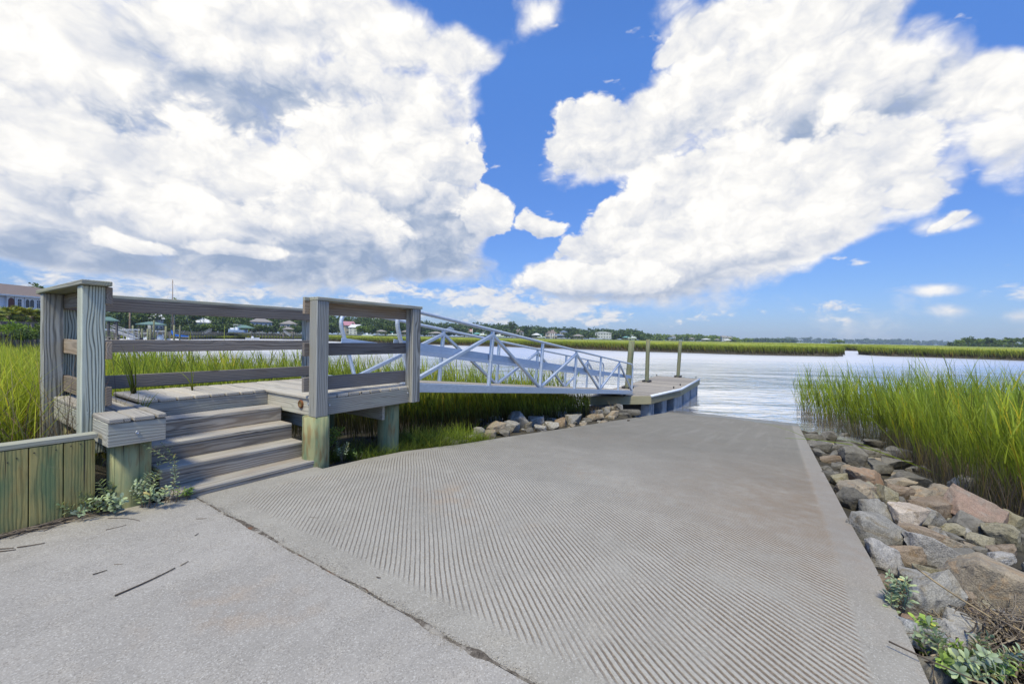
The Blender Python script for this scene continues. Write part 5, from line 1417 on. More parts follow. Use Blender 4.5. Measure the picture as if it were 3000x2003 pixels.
wood([(660, 903), (800, 908), (900, 915), (1000, 915), (1100, 915), (1180, 925)], 315, 390, 1.5, MT_OAK, 'dark oak wood on the far shore around the pink roofed house', 14, 1.7, 190, 80)
wood([(1150, 928), (1210, 930), (1300, 938), (1400, 942), (1500, 943), (1600, 953), (1700, 957), (1760, 956), (1850, 960), (1895, 974)], 470, 600, 1.5, MT_PINE, 'dark wooded bluff behind the far boathouses', 17, 2.4, 320, 80)
wood([(1880, 975), (2000, 974), (2100, 979), (2160, 985), (2200, 991)], 640, 760, 1.2, MT_LITE, 'light green wood on the far shore behind the mooring piles', 15, 2.6, 90, 70)
wood([(2190, 990), (2230, 987), (2290, 988), (2340, 992)], 1050, 1250, 1.0, MT_PINE, 'small dark wood far down the river', 22, 4.0, 40, 60)
wood([(2285, 988), (2320, 984), (2345, 983), (2380, 987), (2450, 987), (2520, 989), (2600, 989), (2700, 993), (2800, 997), (2900, 1001)], 2250, 2500, 1.0, MT_OAK, 'far blue line of forest at the horizon', 42, 8.0, 130, 60)
wood([(2790, 1000), (2830, 990), (2900, 990), (3000, 985), (3150, 988), (3300, 985)], 380, 430, -.4, MT_OAK, 'dark oak island at the right edge of the horizon', 11, 1.5, 60, 80)
for i, (px, D, yt, w, mt, lb) in enumerate((
        (2815, 340, 994, 8, MT_LITE, 'first and lowest light green tree at the left tip of the right island'),
        (2838, 345, 984, 10, MT_OAK, 'tall dark tree near the left tip of the right island'),
        (2868, 345, 990, 9, MT_LITE, 'round light green tree in the front row of the right island'),
        (2900, 350, 986, 11, MT_OAK, 'broad dark tree in the middle of the right island'),
        (2935, 345, 992, 9, MT_LITE, 'light green tree with a low crown on the right island'),
        (2968, 350, 985, 12, MT_OAK, 'broad dark tree nearest the right edge of the picture'),
        (2460, 640, 996, 16, MT_LITE, 'small light green hammock tree alone on the marsh in front of the blue forest'),
        (2441, 640, 999, 10, MT_LITE, 'low light bush left of the small hammock tree on the marsh'))):
    tree(px, D, at(px, yt, D)[2], -.3, w, mt, lb, 'trees on the right island' if px > 2700 else None, 'tree', 14, 40, w*.11)
for px, D, yt, w, mt, lb in (
        (128, 95, 829, 8.5, MT_PINE, 'tall open pine rising behind the white building at the far left'),
        (95, 92, 850, 6, MT_PINE, 'lower pine crown beside the white building roof'),
        (335, 200, 868, 11, MT_OAK, 'dark tree whose top shows just above the long rail beside the left guard'),
        (365, 200, 905, 15, MT_OAK, 'dark round oak behind the bare pole'),
        (425, 205, 900, 15, MT_OAK, 'dark oak behind the green roofed boathouse'),
        (505, 210, 868, 9, MT_LITE, 'small tree top just left of the tall sailboat mast above the rail'),
        (560, 225, 905, 16, MT_OAK, 'grey green oak behind the blue sail'),
        (620, 235, 910, 16, MT_OAK, 'grey green oak left of the green roofed boat lift'),
        (695, 262, 920, 16, MT_OAK, 'dark oak behind the boat lift'),
        (760, 250, 950, 7, MT_LITE, 'small palm like tree in front of the white house with dormers'),
        (805, 270, 930, 15, MT_OAK, 'grey green oak between the two far houses'),
        (885, 275, 925, 16, MT_OAK, 'dark oak right of the brown gazebo'),
        (745, 252, 952, 13, MT_OAK, 'low oak hiding the left half of the house with dormers'),
        (782, 254, 950, 11, MT_OAK, 'low oak hiding the right corner of the house with dormers'),
        (834, 258, 953, 11, MT_OAK, 'low oak in front of the brown roofed house, left of its gazebo'),
        (866, 258, 950, 12, MT_OAK, 'low oak in front of the right end of the brown roofed house'),
        (572, 205, 952, 12, MT_OAK, 'low oak hiding the left part of the long low white house'),
        (600, 207, 950, 9, MT_LITE, 'small lighter tree in front of the long low white house'),
        (648, 214, 953, 14, MT_OAK, 'low grey green oak left of the raised boat'),
        (1060, 300, 955, 12, MT_LITE, 'low light tree right of the pink roofed house'),
        (1090, 300, 950, 13, MT_OAK, 'round oak beside the first brown roofed boathouse'),
        (1160, 310, 935, 16, MT_OAK, 'dark oak seen just left of the gangway top post'),
        (1500, 480, 938, 12, MT_PINE, 'tall pine sticking out of the bluff top')):
    tree(px, D, at(px, yt, D)[2], .8, w, mt, lb, 'trees along the far shore', 'tree', 16, 44, w*.085, .12 if mt is MT_OAK else .55)

# palms in front of the white building
def palm(px, D, ycrown, wid, label):
    g = ground_at(px, D); g[2] = .6; zc = at(px, ycrown, D)[2]
    root = thing('palm_tree', label, 'palm', tuple(g), 0, 'palms in front of the white building')
    b = MB(); b.tube([g, g+np.array([.1, .05, (zc-.6)*.5]), g+np.array([0, .1, zc-.6])], [.22, .19, .21], 10); b.build('trunk', M_BOOT, root, True)
    c = np.array([g[0], g[1]+.1, zc])
    def fronds(n, e0, e1, L, mt, nm):
        Vs = []
        for i in range(n):
            a = rng.uniform(0, 6.283); e = R(rng.uniform(e0, e1)); d = np.array([math.cos(a)*math.cos(e), math.sin(a)*math.cos(e), math.sin(e)])
            hub = c+d*L*.45; sd = np.cross(d, (0, 0, 1)); sd /= np.linalg.norm(sd)+1e-6; nn = np.cross(sd, d)
            for q in np.linspace(-1.25, 1.25, 11):
                dd = d*math.cos(q)+sd*math.sin(q)-nn*.25; l = L*.75*(1-.25*abs(q)); tip = hub+dd*l+np.array([0, 0, -.18*l])
                w_ = sd*math.cos(q)*.055*L-d*math.sin(q)*.055*L
                m_ = (hub*.45+tip*.55)
                Vs += [hub, m_-w_, tip, m_+w_]
            Vs += [c-sd*.02, c+sd*.02, hub+sd*.02, hub-sd*.02]
        V = np.array(Vs); N = len(V)//4
        o = np_mesh(nm, V, np.arange(len(V)).reshape(-1, 4), mt, dict(t=np.repeat(U(.3, 1, N), 4), v=np.repeat(U(.2, .85, N), 4)), org=g, parent=root)
    fronds(34, -25, 75, wid*.5, MT_PALM, 'crown')
    fronds(22, -80, -50, wid*.40, M_BOOT, 'dead_fronds')
for px, D, yc, w, lb in ((-20, 52, 922, 2.6, 'leftmost palm, cut by the picture edge'), (22, 54, 924, 2.7, 'palm below the dark arched balcony opening of the white building'), (62, 56, 920, 2.8, 'middle palm below the paired balcony windows'),
                  (92, 58, 926, 2.7, 'palm just left of the wooden guard post'), (108, 60, 934, 2.6, 'lower palm half hidden by the wooden guard post'), (40, 58, 930, 2.4, 'short palm between the two palms under the balconies')):
    palm(px, D, yc, w, lb)
def bush(px, py, D, w, h, mt, label, group=None):
    c = at(px, py, D); root = c.copy(); root[2] -= h/2
    V, Q, T, v = leafquads(*clumps(c, np.array([w/2, w/2, h/2]), 16, 70, w*.055))
    o = np_mesh('bush', V, Q, mt, dict(t=T, v=v), org=root); tag(o, label, 'bush', group); return o
for a in ((10, 955, 44, 3.4, 2.0, MT_BUSH, 'light green bush at the left picture edge below the palms'), (45, 965, 36, 2.6, 1.5, MT_BUSH, 'round bright green bush under the far boardwalk rail'),
          (82, 958, 42, 2.6, 1.6, MT_BUSH, 'light green bush left of the boardwalk steps'), (70, 978, 34, 2.4, .9, MT_OAK, 'dark low bush at the edge of the marsh grass'),
          (110, 975, 40, 2.4, 1.2, MT_OAK, 'dark bush beside the wooden guard post'), (5, 925, 56, 2.6, 1.6, MT_OAK, 'blue green bush below the palm fronds at the left edge')):
    bush(*a)

# ================================================================== houses, boathouses, piers, boats
M_WHITE = plain('white_siding', (0.48, 0.49, 0.50), 0.6, 0.3, 0, 0.05)
M_PALEBLUE = plain('pale_blue_siding', (0.76, 0.80, 0.86), 0.6, 0.3, 0, 0.06)
M_TRIM = plain('white_trim', (0.78, 0.78, 0.77), 0.5, 0.3, 0, 0.04)
M_GLASS = plain('dark_window_glass', (0.03, 0.04, 0.055), 0.12, 0.6, 0, 0.1)
M_REDDOOR = plain('dark_red_arch', (0.12, 0.05, 0.045), 0.6, 0.3, 0, 0.15)
M_RBROWN = plain('brown_shingles', (0.19, 0.155, 0.145), 0.9, 0.15, 0, 0.25, 14)
M_RGREY = plain('grey_shingles', (0.26, 0.24, 0.225), 0.9, 0.15, 0, 0.25, 14)
M_RGREEN = plain('green_metal_roof', (0.115, 0.20, 0.17), 0.5, 0.4, 0, 0.12)
M_RTEAL = plain('teal_metal_roof', (0.15, 0.34, 0.31), 0.5, 0.4, 0, 0.1)
M_RBLUE = plain('blue_grey_roof', (0.14, 0.18, 0.26), 0.6, 0.3, 0, 0.15)
M_RWHITE = plain('pale_roof', (0.60, 0.60, 0.60), 0.6, 0.3, 0, 0.1)
M_RPINK = plain('pink_roof', (0.45, 0.22, 0.26), 0.7, 0.2, 0, 0.12)
M_STUCCO = plain('beige_stucco', (0.46, 0.40, 0.33), 0.8, 0.2, 0, 0.1)
M_HULL = plain('white_gelcoat', (0.78, 0.79, 0.80), 0.3, 0.5, 0, 0.03)
M_HBLUE = plain('pale_blue_hull', (0.36, 0.48, 0.66), 0.3, 0.5, 0, 0.04)
M_SAIL = plain('blue_sail_cover', (0.015, 0.13, 0.52), 0.7, 0.2, 0, 0.15)
M_CANV = plain('turquoise_canvas', (0.08, 0.45, 0.50), 0.7, 0.2, 0, 0.1)
M_MOTOR = plain('dark_outboard', (0.03, 0.035, 0.05), 0.4, 0.4)
M_FLAG = plain('red_flag', (0.55, 0.06, 0.06), 0.8, 0.1)
M_FLAGW = plain('white_flag', (0.75, 0.75, 0.75), 0.8, 0.1)

def hip(b, w, d, z0, h, ov=.5, ridge=None):
    """hip (or, with ridge=1, gable) roof with thickness over a w x d plan centred at the origin"""
    W, Dp = w/2+ov, d/2+ov; rl = (max(W-Dp, 0.02) if ridge is None else W*ridge)
    th = .18
    V = [(-W, -Dp, z0), (W, -Dp, z0), (W, Dp, z0), (-W, Dp, z0), (-rl, 0, z0+h), (rl, 0, z0+h), (-W, -Dp, z0-th), (W, -Dp, z0-th), (W, Dp, z0-th), (-W, Dp, z0-th)]
    F = [(0, 1, 5, 4), (1, 2, 5), (2, 3, 4, 5), (3, 0, 4), (9, 8, 7, 6), (0, 6, 7, 1), (1, 7, 8, 2), (2, 8, 9, 3), (3, 9, 6, 0)]
    b.add(V, F); return b
def site(px, D, z, yaw=0.0):
    """position on the ground and heading that faces the river"""
    g = ground_at(px, D); g[2] = z; a = math.atan2(g[1]-CAM[1], g[0]-CAM[0])-math.pi/2
    return tuple(g), a+yaw
def house(label, px0, px1, D, zb, ye, yr_, wall, roof, rows=1, cols=3, d=9, yaw=.15, gable=False, chim=False, arch=False, group='houses on the far shore', over=.5):
    px = (px0+px1)/2; w = (px1-px0)/FPX*D; loc, a = site(px, D, zb, yaw)
    ze = at(px, ye, D)[2]-zb; zr_ = at(px, yr_, D)[2]-zb
    root = thing('house', label, 'house', loc, a, group, local=True)
    m = MB(); m.box((0, 0, ze/2), (w, d, ze), bev=.02); m.build('wall', wall, root)
    m = MB(); hip(m, w, d, ze+.19, max(zr_-ze, .4), over, 1.0 if gable else None); rf = m.build('roof', roof, root)
    if chim:
        m = MB(); m.box((w*.18, .5, zr_+.2), (.9, .7, 1.6)); m.build('chimney', M_STUCCO, rf, org=np.zeros(3))
    for r_ in range(rows):
        for c_ in range(cols):
            x = (c_+.5)/cols*w-w/2; z = ze*(r_+.55)/rows; ww, wh = w/cols*.42, ze/rows*.46
            m = MB(); m.box((x, -d/2-.02, z), (ww+.22, .08, wh+.22), bev=.01); fr = m.build('window', M_TRIM, root)
            m = MB(); m.box((x-ww*.26, -d/2-.05, z), (ww*.44, .06, wh), bev=.005); m.box((x+ww*.26, -d/2-.05, z), (ww*.44, .06, wh), bev=.005); m.build('pane', M_GLASS, fr, org=np.zeros(3))
    return root, w, d, ze
# the long white building at the far left
def white_building():
    A = at(-170, 960, 58)[:2]; B = at(235, 960, 76)[:2]; v = B-A; w = float(np.linalg.norm(v)); a = math.atan2(v[1], v[0])
    root = thing('apartment_building', 'long white and pale blue three storey building with a brown roof at the far left', 'building', (A[0], A[1], .4), a, None, local=True)
    ze, d = 6.15, 11.0
    m = MB(); m.box((w/2, d/2, ze/2), (w, d, ze), bev=.02); m.build('wall', M_PALEBLUE, root)
    m = MB(); W = w
    V = [(-.6, -.7, ze+.1), (W+.6, -.7, ze+.1), (W+.6, d+.7, ze+.1), (-.6, d+.7, ze+.1), (3, d*.42, ze+2.1), (W-3, d*.42, ze+2.1)]
    m.add(V, [(0, 1, 5, 4), (1, 2, 5), (2, 3, 4, 5), (3, 0, 4), (3, 2, 1, 0)]); m.build('roof', M_RBROWN, root)
    m = MB(); m.box((w/2, -.62, ze+.0), (w+1.2, .12, .28), bev=.01); m.build('gutter', M_TRIM, root)
    m = MB(); m.box((w/2, -.10, ze*.53), (w, .22, .20), bev=.01); m.build('floor_band', M_STUCCO, root)
    def local_x(px):
        r_ = ray(px, 900)[:2]; M_ = np.array([[r_[0], -v[0]/w], [r_[1], -v[1]/w]]); s_ = np.linalg.solve(M_, A-CAM[:2]); return float(s_[1])
    def bay(p0, p1):
        x0, x1 = local_x(p0), local_x(p1); m = MB(); m.box(((x0+x1)/2, -.18, ze*.78), (x1-x0, .36, ze*.42), bev=.02); return m.build('bay', M_TRIM, root)
    for p0, p1 in ((14, 34), (37, 64), (66, 112)): bay(p0, p1)
    def archp(p0, p1, z0, z1, mt, nm):
        x0, x1 = local_x(p0), local_x(p1); n = 10; xs_ = np.linspace(x0, x1, n)
        prof = [(x0, z0)]+[(x, z1-.35+.35*math.sin(math.pi*(i/(n-1)))**.6) for i, x in enumerate(xs_)]+[(x1, z0)]
        V = [(x, -.40, z) for x, z in prof]+[(x, -.30, z) for x, z in prof]; k = len(prof)
        m = MB(); m.add(V, [tuple(range(k)), tuple(range(2*k-1, k-1, -1))]+[(i, k+i, k+(i+1) % k, (i+1) % k) for i in range(k)]); return m.build(nm, mt, root)
    archp(17.5, 35, ze*.60, ze*.94, M_REDDOOR, 'arched_opening')
    for p0, p1 in ((69, 79.5), (82, 93)):
        o = archp(p0, p1, ze*.72, ze*.93, M_GLASS, 'arched_opening')
    x0, x1 = local_x(67.5), local_x(94)
    m = MB(); m.box(((x0+x1)/2, -.44, ze*.665), (x1-x0, .08, .55), bev=.01); m.build('balcony', M_TRIM, root)
    for p0, p1, z0, z1 in ((44, 49.5, .70, .93), (50.5, 55.5, .70, .93), (100.5, 105, .70, .93), (106.5, 110.5, .70, .93), (98, 101, .20, .40), (103, 107, .20, .40), (108, 111, .20, .40), (108, 112, .46, .60)):
        x0, x1 = local_x(p0), local_x(p1); z = ze*(z0+z1)/2
        m = MB(); m.box(((x0+x1)/2, -.38, z), (x1-x0+.16, .1, ze*(z1-z0)+.16), bev=.01); fr = m.build('window', M_TRIM, root)
        m = MB(); m.box(((x0+x1)/2, -.42, z+ze*(z1-z0)*.32), (x1-x0-.05, .08, ze*(z1-z0)*.26), bev=.005); m.box(((x0+x1)/2, -.42, z-ze*(z1-z0)*.14), (x1-x0-.05, .08, ze*(z1-z0)*.58), bev=.005); m.build('pane', M_GLASS, fr, org=np.zeros(3))
white_building()
for a in (
    ('white house with three big dormers behind the far boat lift', 735, 790, 268, 1.5, 944, 931, M_WHITE, M_RGREY, 2, 5, 10, .1, False, False),
    ('brown roofed house half hidden by oaks', 826, 868, 270, 1.5, 950, 939, M_STUCCO, M_RGREY, 2, 3, 9, -.15, False, False),
    ('house with a pink roof among dark trees', 1004, 1034, 312, 1.5, 954, 942, M_STUCCO, M_RPINK, 2, 2, 9, .35, True, False),
    ('white gabled house with a pale roof right of the pink roof', 1030, 1056, 306, 1.5, 960, 951, M_WHITE, M_RWHITE, 3, 2, 9, -.5, True, False),
    ('house with a chimney and white porch on the bluff', 1500, 1532, 476, 2.0, 973, 965, M_WHITE, M_RBROWN, 2, 3, 11, .1, False, True),
    ('low brown roofed house on the bluff behind the blue boathouse', 1598, 1632, 480, 3.0, 977, 967, M_STUCCO, M_RBROWN, 1, 3, 11, 0, False, True),
    ('blue roofed house half hidden in the bluff trees', 1640, 1662, 482, 5.0, 973, 968, M_STUCCO, M_RBLUE, 1, 2, 10, 0, False, False),
    ('small dark blue roofed house high in the bluff trees', 1308, 1328, 474, 6.0, 965, 957, M_PALEBLUE, M_RBLUE, 1, 2, 9, .2, False, False),
    ('wide flat white house on the bluff', 1744, 1790, 474, 2.0, 975, 973, M_WHITE, M_RWHITE, 2, 6, 11, 0, False, False),
    ('tiny white house among light trees left of the third mooring pile', 1960, 1978, 670, 1.0, 985, 982, M_WHITE, M_RGREY, 1, 3, 9, .1, False, False),
    ('tiny white gabled house far along the shore', 2114, 2128, 665, 1.5, 988, 984, M_WHITE, M_RGREY, 2, 2, 9, .3, True, False),
    ('tiny pale house at the end of the light wood', 2130, 2147, 670, 1.0, 990, 985, M_WHITE, M_RGREY, 2, 2, 9, -.2, False, False),
    ('white house in the trees behind the left docks', 445, 466, 215, 2.5, 935, 921, M_WHITE, M_RWHITE, 3, 2, 9, .3, True, False),
    ('long low white house behind the blue sail', 570, 620, 228, 1.5, 946, 932, M_WHITE, M_RWHITE, 1, 5, 9, .1, False, False)):
    house(*a)

def boathouse(label, px0, px1, ytop, ye, ydeck, D, roof, posts=4, rail=True, d=None, group='roofed docks along the far shore', zw=WATER):
    px = (px0+px1)/2; w = (px1-px0)/FPX*D; d = d or w*.8; loc, a = site(px, D, zw, rng.uniform(-.2, .2))
    Z = lambda y: at(px, y, D)[2]-zw
    zt_, ze, zd = Z(ytop), Z(ye), Z(ydeck)
    root = thing('boathouse', label, 'boathouse', loc, a, group, local=True)
    m = MB(); hip(m, w*.9, d*.9, ze, zt_-ze, w*.05); m.build('roof', roof, root)
    n = posts//2
    for i in range(n):
        for sy in (-1, 1):
            x = -w*.40+i*(w*.80/(n-1)); m = MB(); m.box((x, sy*d*.40, (zd+ze)/2), (.16, .16, ze-zd-.18)); m.build('post', M_PIER, root)
            m = MB(); m.tube([(x, sy*d*.42, -1.0), (x, sy*d*.42, zd-.1)], .15, 8); m.build('pile', M_PIER, root, True)
    m = MB(); m.box((0, 0, zd-.1), (w*.95, d*.95, .2)); m.build('platform', M_PIER, root)
    if rail:
        m = MB()
        for zr_ in (.95, .5): m.box((0, -d*.44, zd+zr_), (w*.9, .05, .10))
        for x in np.linspace(-w*.44, w*.44, 7): m.box((x, -d*.44, zd+.5), (.07, .07, 1.0))
        m.build('railing', M_PIER, root)
    return root
BH = [
    ('grey roofed gazebo on piles right beside the left wooden post', 296, 340, 928, 938, 986, 72, M_RGREEN, 6),
    ('green roofed gazebo among the moored boats', 409, 478, 942, 950, 972, 112, M_RGREEN, 6),
    ('green roofed boat lift with a raised white boat', 690, 740, 952, 960, 976, 215, M_RGREEN, 4),
    ('brown roofed gazebo with a ramp going down left of the right guard post', 829, 860, 958, 964, 974, 235, M_RGREY, 4),
    ('brown roofed boathouse seen between the curved handrails', 1101, 1132, 966, 971, 980, 300, M_RGREY, 4),
    ('brown roofed boathouse just left of the gangway top post', 1176, 1205, 967, 972, 981, 305, M_RGREY, 4),
    ('long brown roofed boathouse behind the first truss upright', 1256, 1300, 971, 976, 985, 320, M_RGREY, 6),
    ('teal roofed boathouse beside the flagpole', 1384, 1410, 974, 978, 985, 345, M_RTEAL, 4),
    ('pale roofed boathouse with a white boat, beyond the middle of the gangway', 1558, 1586, 976, 981, 990, 380, M_RWHITE, 4),
    ('blue roofed boathouse right of the tall white lift posts', 1622, 1652, 978, 983, 991, 390, M_RBLUE, 4),
    ('brown roofed boathouse left of the wide white house', 1677, 1710, 979, 984, 991, 395, M_RGREY, 4),
    ('teal roofed boathouse with a white boat left of the first mooring pile', 1824, 1846, 985, 988, 993, 420, M_RTEAL, 4),
    ('small dark boathouse right of the second mooring pile', 1956, 1976, 988, 991, 995, 520, M_RBLUE, 4),
    ('small grey boathouse left of the third mooring pile', 2018, 2036, 989, 992, 996, 530, M_RGREY, 4),
    ('white roofed boathouse right of the third mooring pile', 2056, 2080, 991, 994, 997, 540, M_RWHITE, 4),
    ('tiny boathouse near the end of the light wood', 2094, 2108, 992, 995, 998, 550, M_RGREY, 4),
    ('last tiny grey roofed boathouse of the far shore', 2122, 2142, 993, 996, 999, 560, M_RWHITE, 4)]
for a in BH: boathouse(*a[:8], posts=a[8])

def pier(label, p0, p1, zd, n, rails=True, group='wooden piers along the far shore', w=1.5):
    p0 = np.array(p0, float); p1 = np.array(p1, float); o = np.array([p0[0], p0[1], WATER])
    root = thing('pier', label, 'pier', tuple(o), 0, group)
    A = np.array([p0[0], p0[1], zd]); B = np.array([p1[0], p1[1], zd]); dv = (B-A)/np.linalg.norm(B-A); sd = np.cross(dv, (0, 0, 1))
    m = MB(); m.bar(A-np.array([0, 0, .1]), B-np.array([0, 0, .1]), w, .2); m.build('walkway', M_PIER, root)
    if rails:
        for s in (-1, 1):
            m = MB()
            for h in (.5, 1.0): m.bar(A+sd*s*w*.47+np.array([0, 0, h]), B+sd*s*w*.47+np.array([0, 0, h]), .05, .09)
            m.build('railing', M_PIER, root)
    for i in range(n):
        f = (i+.5)/n; q = A+(B-A)*f
        m = MB()
        for s in (-1, 1):
            c = q+sd*s*w*.5
            m.tube([c-np.array([0, 0, zd-WATER+1]), c+np.array([0, 0, 1.05 if rails else .3])], .13, 7)
        m.bar(q-sd*w*.5-np.array([0, 0, .3]), q+sd*w*.5-np.array([0, 0, .3]), .12, .2)
        m.build('pile_bent', M_PIER, root)
    return root
P2 = lambda px, D: at(px, 985, D)[:2]
pier('long railed pier on the far shore behind the blue sail', P2(500, 165), P2(668, 215), .55, 22)
pier('railed pier on the far shore right of the boat lift', P2(735, 225), P2(905, 250), .55, 20)
pier('pier between the curved handrails and the gangway post', P2(900, 290), P2(1180, 305), .35, 18)
pier('long low pier joining the middle boathouses', P2(1190, 315), P2(1440, 350), .3, 18)
pier('low pier joining the boathouses beyond the middle of the gangway', P2(1440, 360), P2(1720, 395), .2, 18)
pier('thin dark pier left of the mooring piles', P2(1720, 405), P2(1960, 500), .2, 16, False)
pier('thin dark pier right of the third mooring pile', P2(1960, 520), P2(2160, 560), .0, 12, False)
pier('short pier behind the moored boats', P2(330, 118), P2(500, 128), .3, 14)
pier('railed boardwalk crossing the marsh at the far left', P2(-60, 36), P2(118, 44), 1.0, 10)

M_RAMPG = plain('weathered_ramp_metal', (0.36, 0.37, 0.385), 0.6, 0.3, 0.2)
def gangplank(label, px0, y0, px1, y1, D):
    a, b_ = at(px0, y0, D), at(px1, y1, D); o = np.array([a[0], a[1], WATER])
    root = thing('boarding_ramp', label, 'ramp', tuple(o), 0, 'small boarding ramps on the far docks')
    m = MB(); m.bar(a, b_, 1.2, .15); m.build('walkway', M_RAMPG, root)
    sd = np.cross(b_-a, (0, 0, 1)); sd /= np.linalg.norm(sd)
    for s in (-.6, .6):
        m = MB(); m.bar(a+sd*s+np.array([0, 0, .95]), b_+sd*s+np.array([0, 0, .95]), .09, .09); m.bar(a+sd*s+np.array([0, 0, .5]), b_+sd*s+np.array([0, 0, .5]), .07, .07)
        for f in np.linspace(0, 1, 6): q = a+(b_-a)*f+sd*s; m.bar(q, q+np.array([0, 0, .95]), .06, .06, up=(1, 0, 0))
        m.build('handrail', M_RAMPG, root)
gangplank('pale boarding ramp sloping down from the grey roofed gazebo to the moored boats', 322, 966, 400, 992, 78)
gangplank('white boarding ramp rising to the right behind the blue sail', 592, 983, 618, 968, 190)
gangplank('pale boarding ramp going down right from the brown gazebo', 832, 971, 850, 984, 228)
gangplank('pale boarding ramp left of the brown boathouse between the curved handrails', 1099, 983, 1110, 978, 290)

def hullmesh(L, B, fb, mt, root, z0=-.15, name='hull', sheer=.35):
    m = MB(); ns = 14; V = []
    for i in range(ns):
        u = i/(ns-1); x = -L/2+L*u; bw = B/2*(1-max(0, (u-.45)/.55)**2.2)*(.92+.08*min(1, u*4)); zt_ = fb+sheer*fb*max(0, u-.3)**1.5*1.6
        rake = max(0, u-.85)*L*.0
        V += [(x, -bw, zt_), (x+rake, -bw*.82, z0+fb*.35), (x-max(0, u-.8)*L*.12, 0, z0), (x+rake, bw*.82, z0+fb*.35), (x, bw, zt_), (x, 0, zt_-.02)]
    F = []
    for i in range(ns-1):
        a, b_ = i*6, (i+1)*6
        for k in range(5): F.append((a+k, b_+k, b_+k+1, a+k+1))
        F.append((a+5, b_+5, b_, a))
    F.append((0, 1, 2, 3, 4, 5))
    m.add(V, F); o = m.build(name, mt, root)
    bm = bmesh.new(); bm.from_mesh(o.data); bmesh.ops.recalc_face_normals(bm, faces=bm.faces); bm.to_mesh(o.data); bm.free(); return o
def motorboat(label, px, py, D, L, yaw, hull=None, ttop=True, z=None, cuddy=False, bimini=None, group='motor boats along the far shore'):
    p = at(px, py, D); z = WATER if z is None else z; a = math.atan2(RT[1], RT[0])+yaw
    root = thing('motor_boat', label, 'boat', (p[0], p[1], z), a, group, local=True)
    B, fb = L*.33, L*.13
    hullmesh(L, B, fb, hull or M_HULL, root)
    m = MB(); m.box((-L*.02, 0, fb+L*.06), (L*.14, B*.36, L*.13), bev=.04); m.box((L*.02, 0, fb+L*.145), (L*.03, B*.38, L*.05), bev=.01); m.build('console', M_HULL, root)
    m = MB(); m.box((L*.045, 0, fb+L*.15), (.02, B*.34, L*.07)); m.build('windscreen', M_GLASS, root)
    if ttop:
        m = MB(); m.box((-L*.02, 0, fb+L*.27), (L*.30, B*.72, L*.018), bev=.03); m.build('hardtop', M_HULL, root)
        for sx in (-.13, .09):
            for sy in (-.3, .3):
                m = MB(); m.tube([(L*sx, B*sy, fb), (L*sx*.9, B*sy*.95, fb+L*.265)], L*.006, 6); m.build('top_post', M_GALV, root)
    if cuddy:
        m = MB(); m.box((L*.2, 0, fb+L*.05), (L*.26, B*.55, L*.10), bev=.1); m.build('cabin', M_HULL, root)
    if bimini:
        m = MB(); m.box((-L*.05, 0, fb+L*.24), (L*.38, B*.7, L*.03), bev=.05); m.build('bimini', bimini, root)
    m = MB(); m.box((-L*.53, 0, fb+L*.035), (L*.06, L*.055, L*.10), bev=.04); m.box((-L*.53, 0, fb-L*.06), (L*.03, L*.03, L*.13), bev=.02); m.build('outboard', M_MOTOR, root)
    return root
for a in (
    dict(label='white motor boat with a hardtop moored left among the docks', px=382, py=985, D=86, L=8.6, yaw=2.65),
    dict(label='white boat with a pale blue hull and hardtop moored beside the tall green piles', px=470, py=985, D=100, L=8.0, yaw=1.95, hull=M_HBLUE),
    dict(label='small white open boat behind the bare pole', px=430, py=980, D=108, L=6.5, yaw=.4, ttop=True),
    dict(label='blue and white boat raised on the green roofed lift', px=694, py=970, D=208, L=9.6, yaw=3.0, hull=M_HBLUE, z=at(694, 972, 208)[2]-.3, cuddy=True),
    dict(label='white boat on a lift beside the curved handrail', px=1003, py=975, D=285, L=6.5, yaw=1.9, z=at(1003, 979, 285)[2]),
    dict(label='low white boat on the bank left of the brown boathouse', px=1076, py=984, D=285, L=7.0, yaw=.1, ttop=False, z=at(1076, 984, 285)[2]),
    dict(label='boat under a turquoise awning', px=1150, py=978, D=290, L=6.0, yaw=.2, ttop=False, bimini=M_CANV, z=at(1150, 982, 290)[2]),
    dict(label='white boat with a tower right of the teal boathouse', px=1416, py=980, D=335, L=7.5, yaw=2.6, cuddy=True, z=at(1416, 983, 335)[2]),
    dict(label='bulky white boat on a lift right of the second truss upright', px=1464, py=983, D=345, L=8.0, yaw=2.8, cuddy=True, z=at(1464, 986, 345)[2]),
    dict(label='white and turquoise boat beside the pale roofed boathouse', px=1586, py=987, D=370, L=7.5, yaw=.3, bimini=M_CANV, ttop=False, z=at(1586, 989, 370)[2]),
    dict(label='white cruiser right of the teal boathouse near the first mooring pile', px=1852, py=990, D=410, L=9.0, yaw=.15, cuddy=True, z=at(1852, 992, 410)[2]),
    dict(label='white and red boat floating right of the boat lift', px=741, py=983, D=200, L=6.0, yaw=.1, ttop=False)):
    motorboat(**a)
M_POLE = plain('bare_brown_pole', (0.26, 0.19, 0.145), 0.85, 0.15, 0, 0.3, 5)
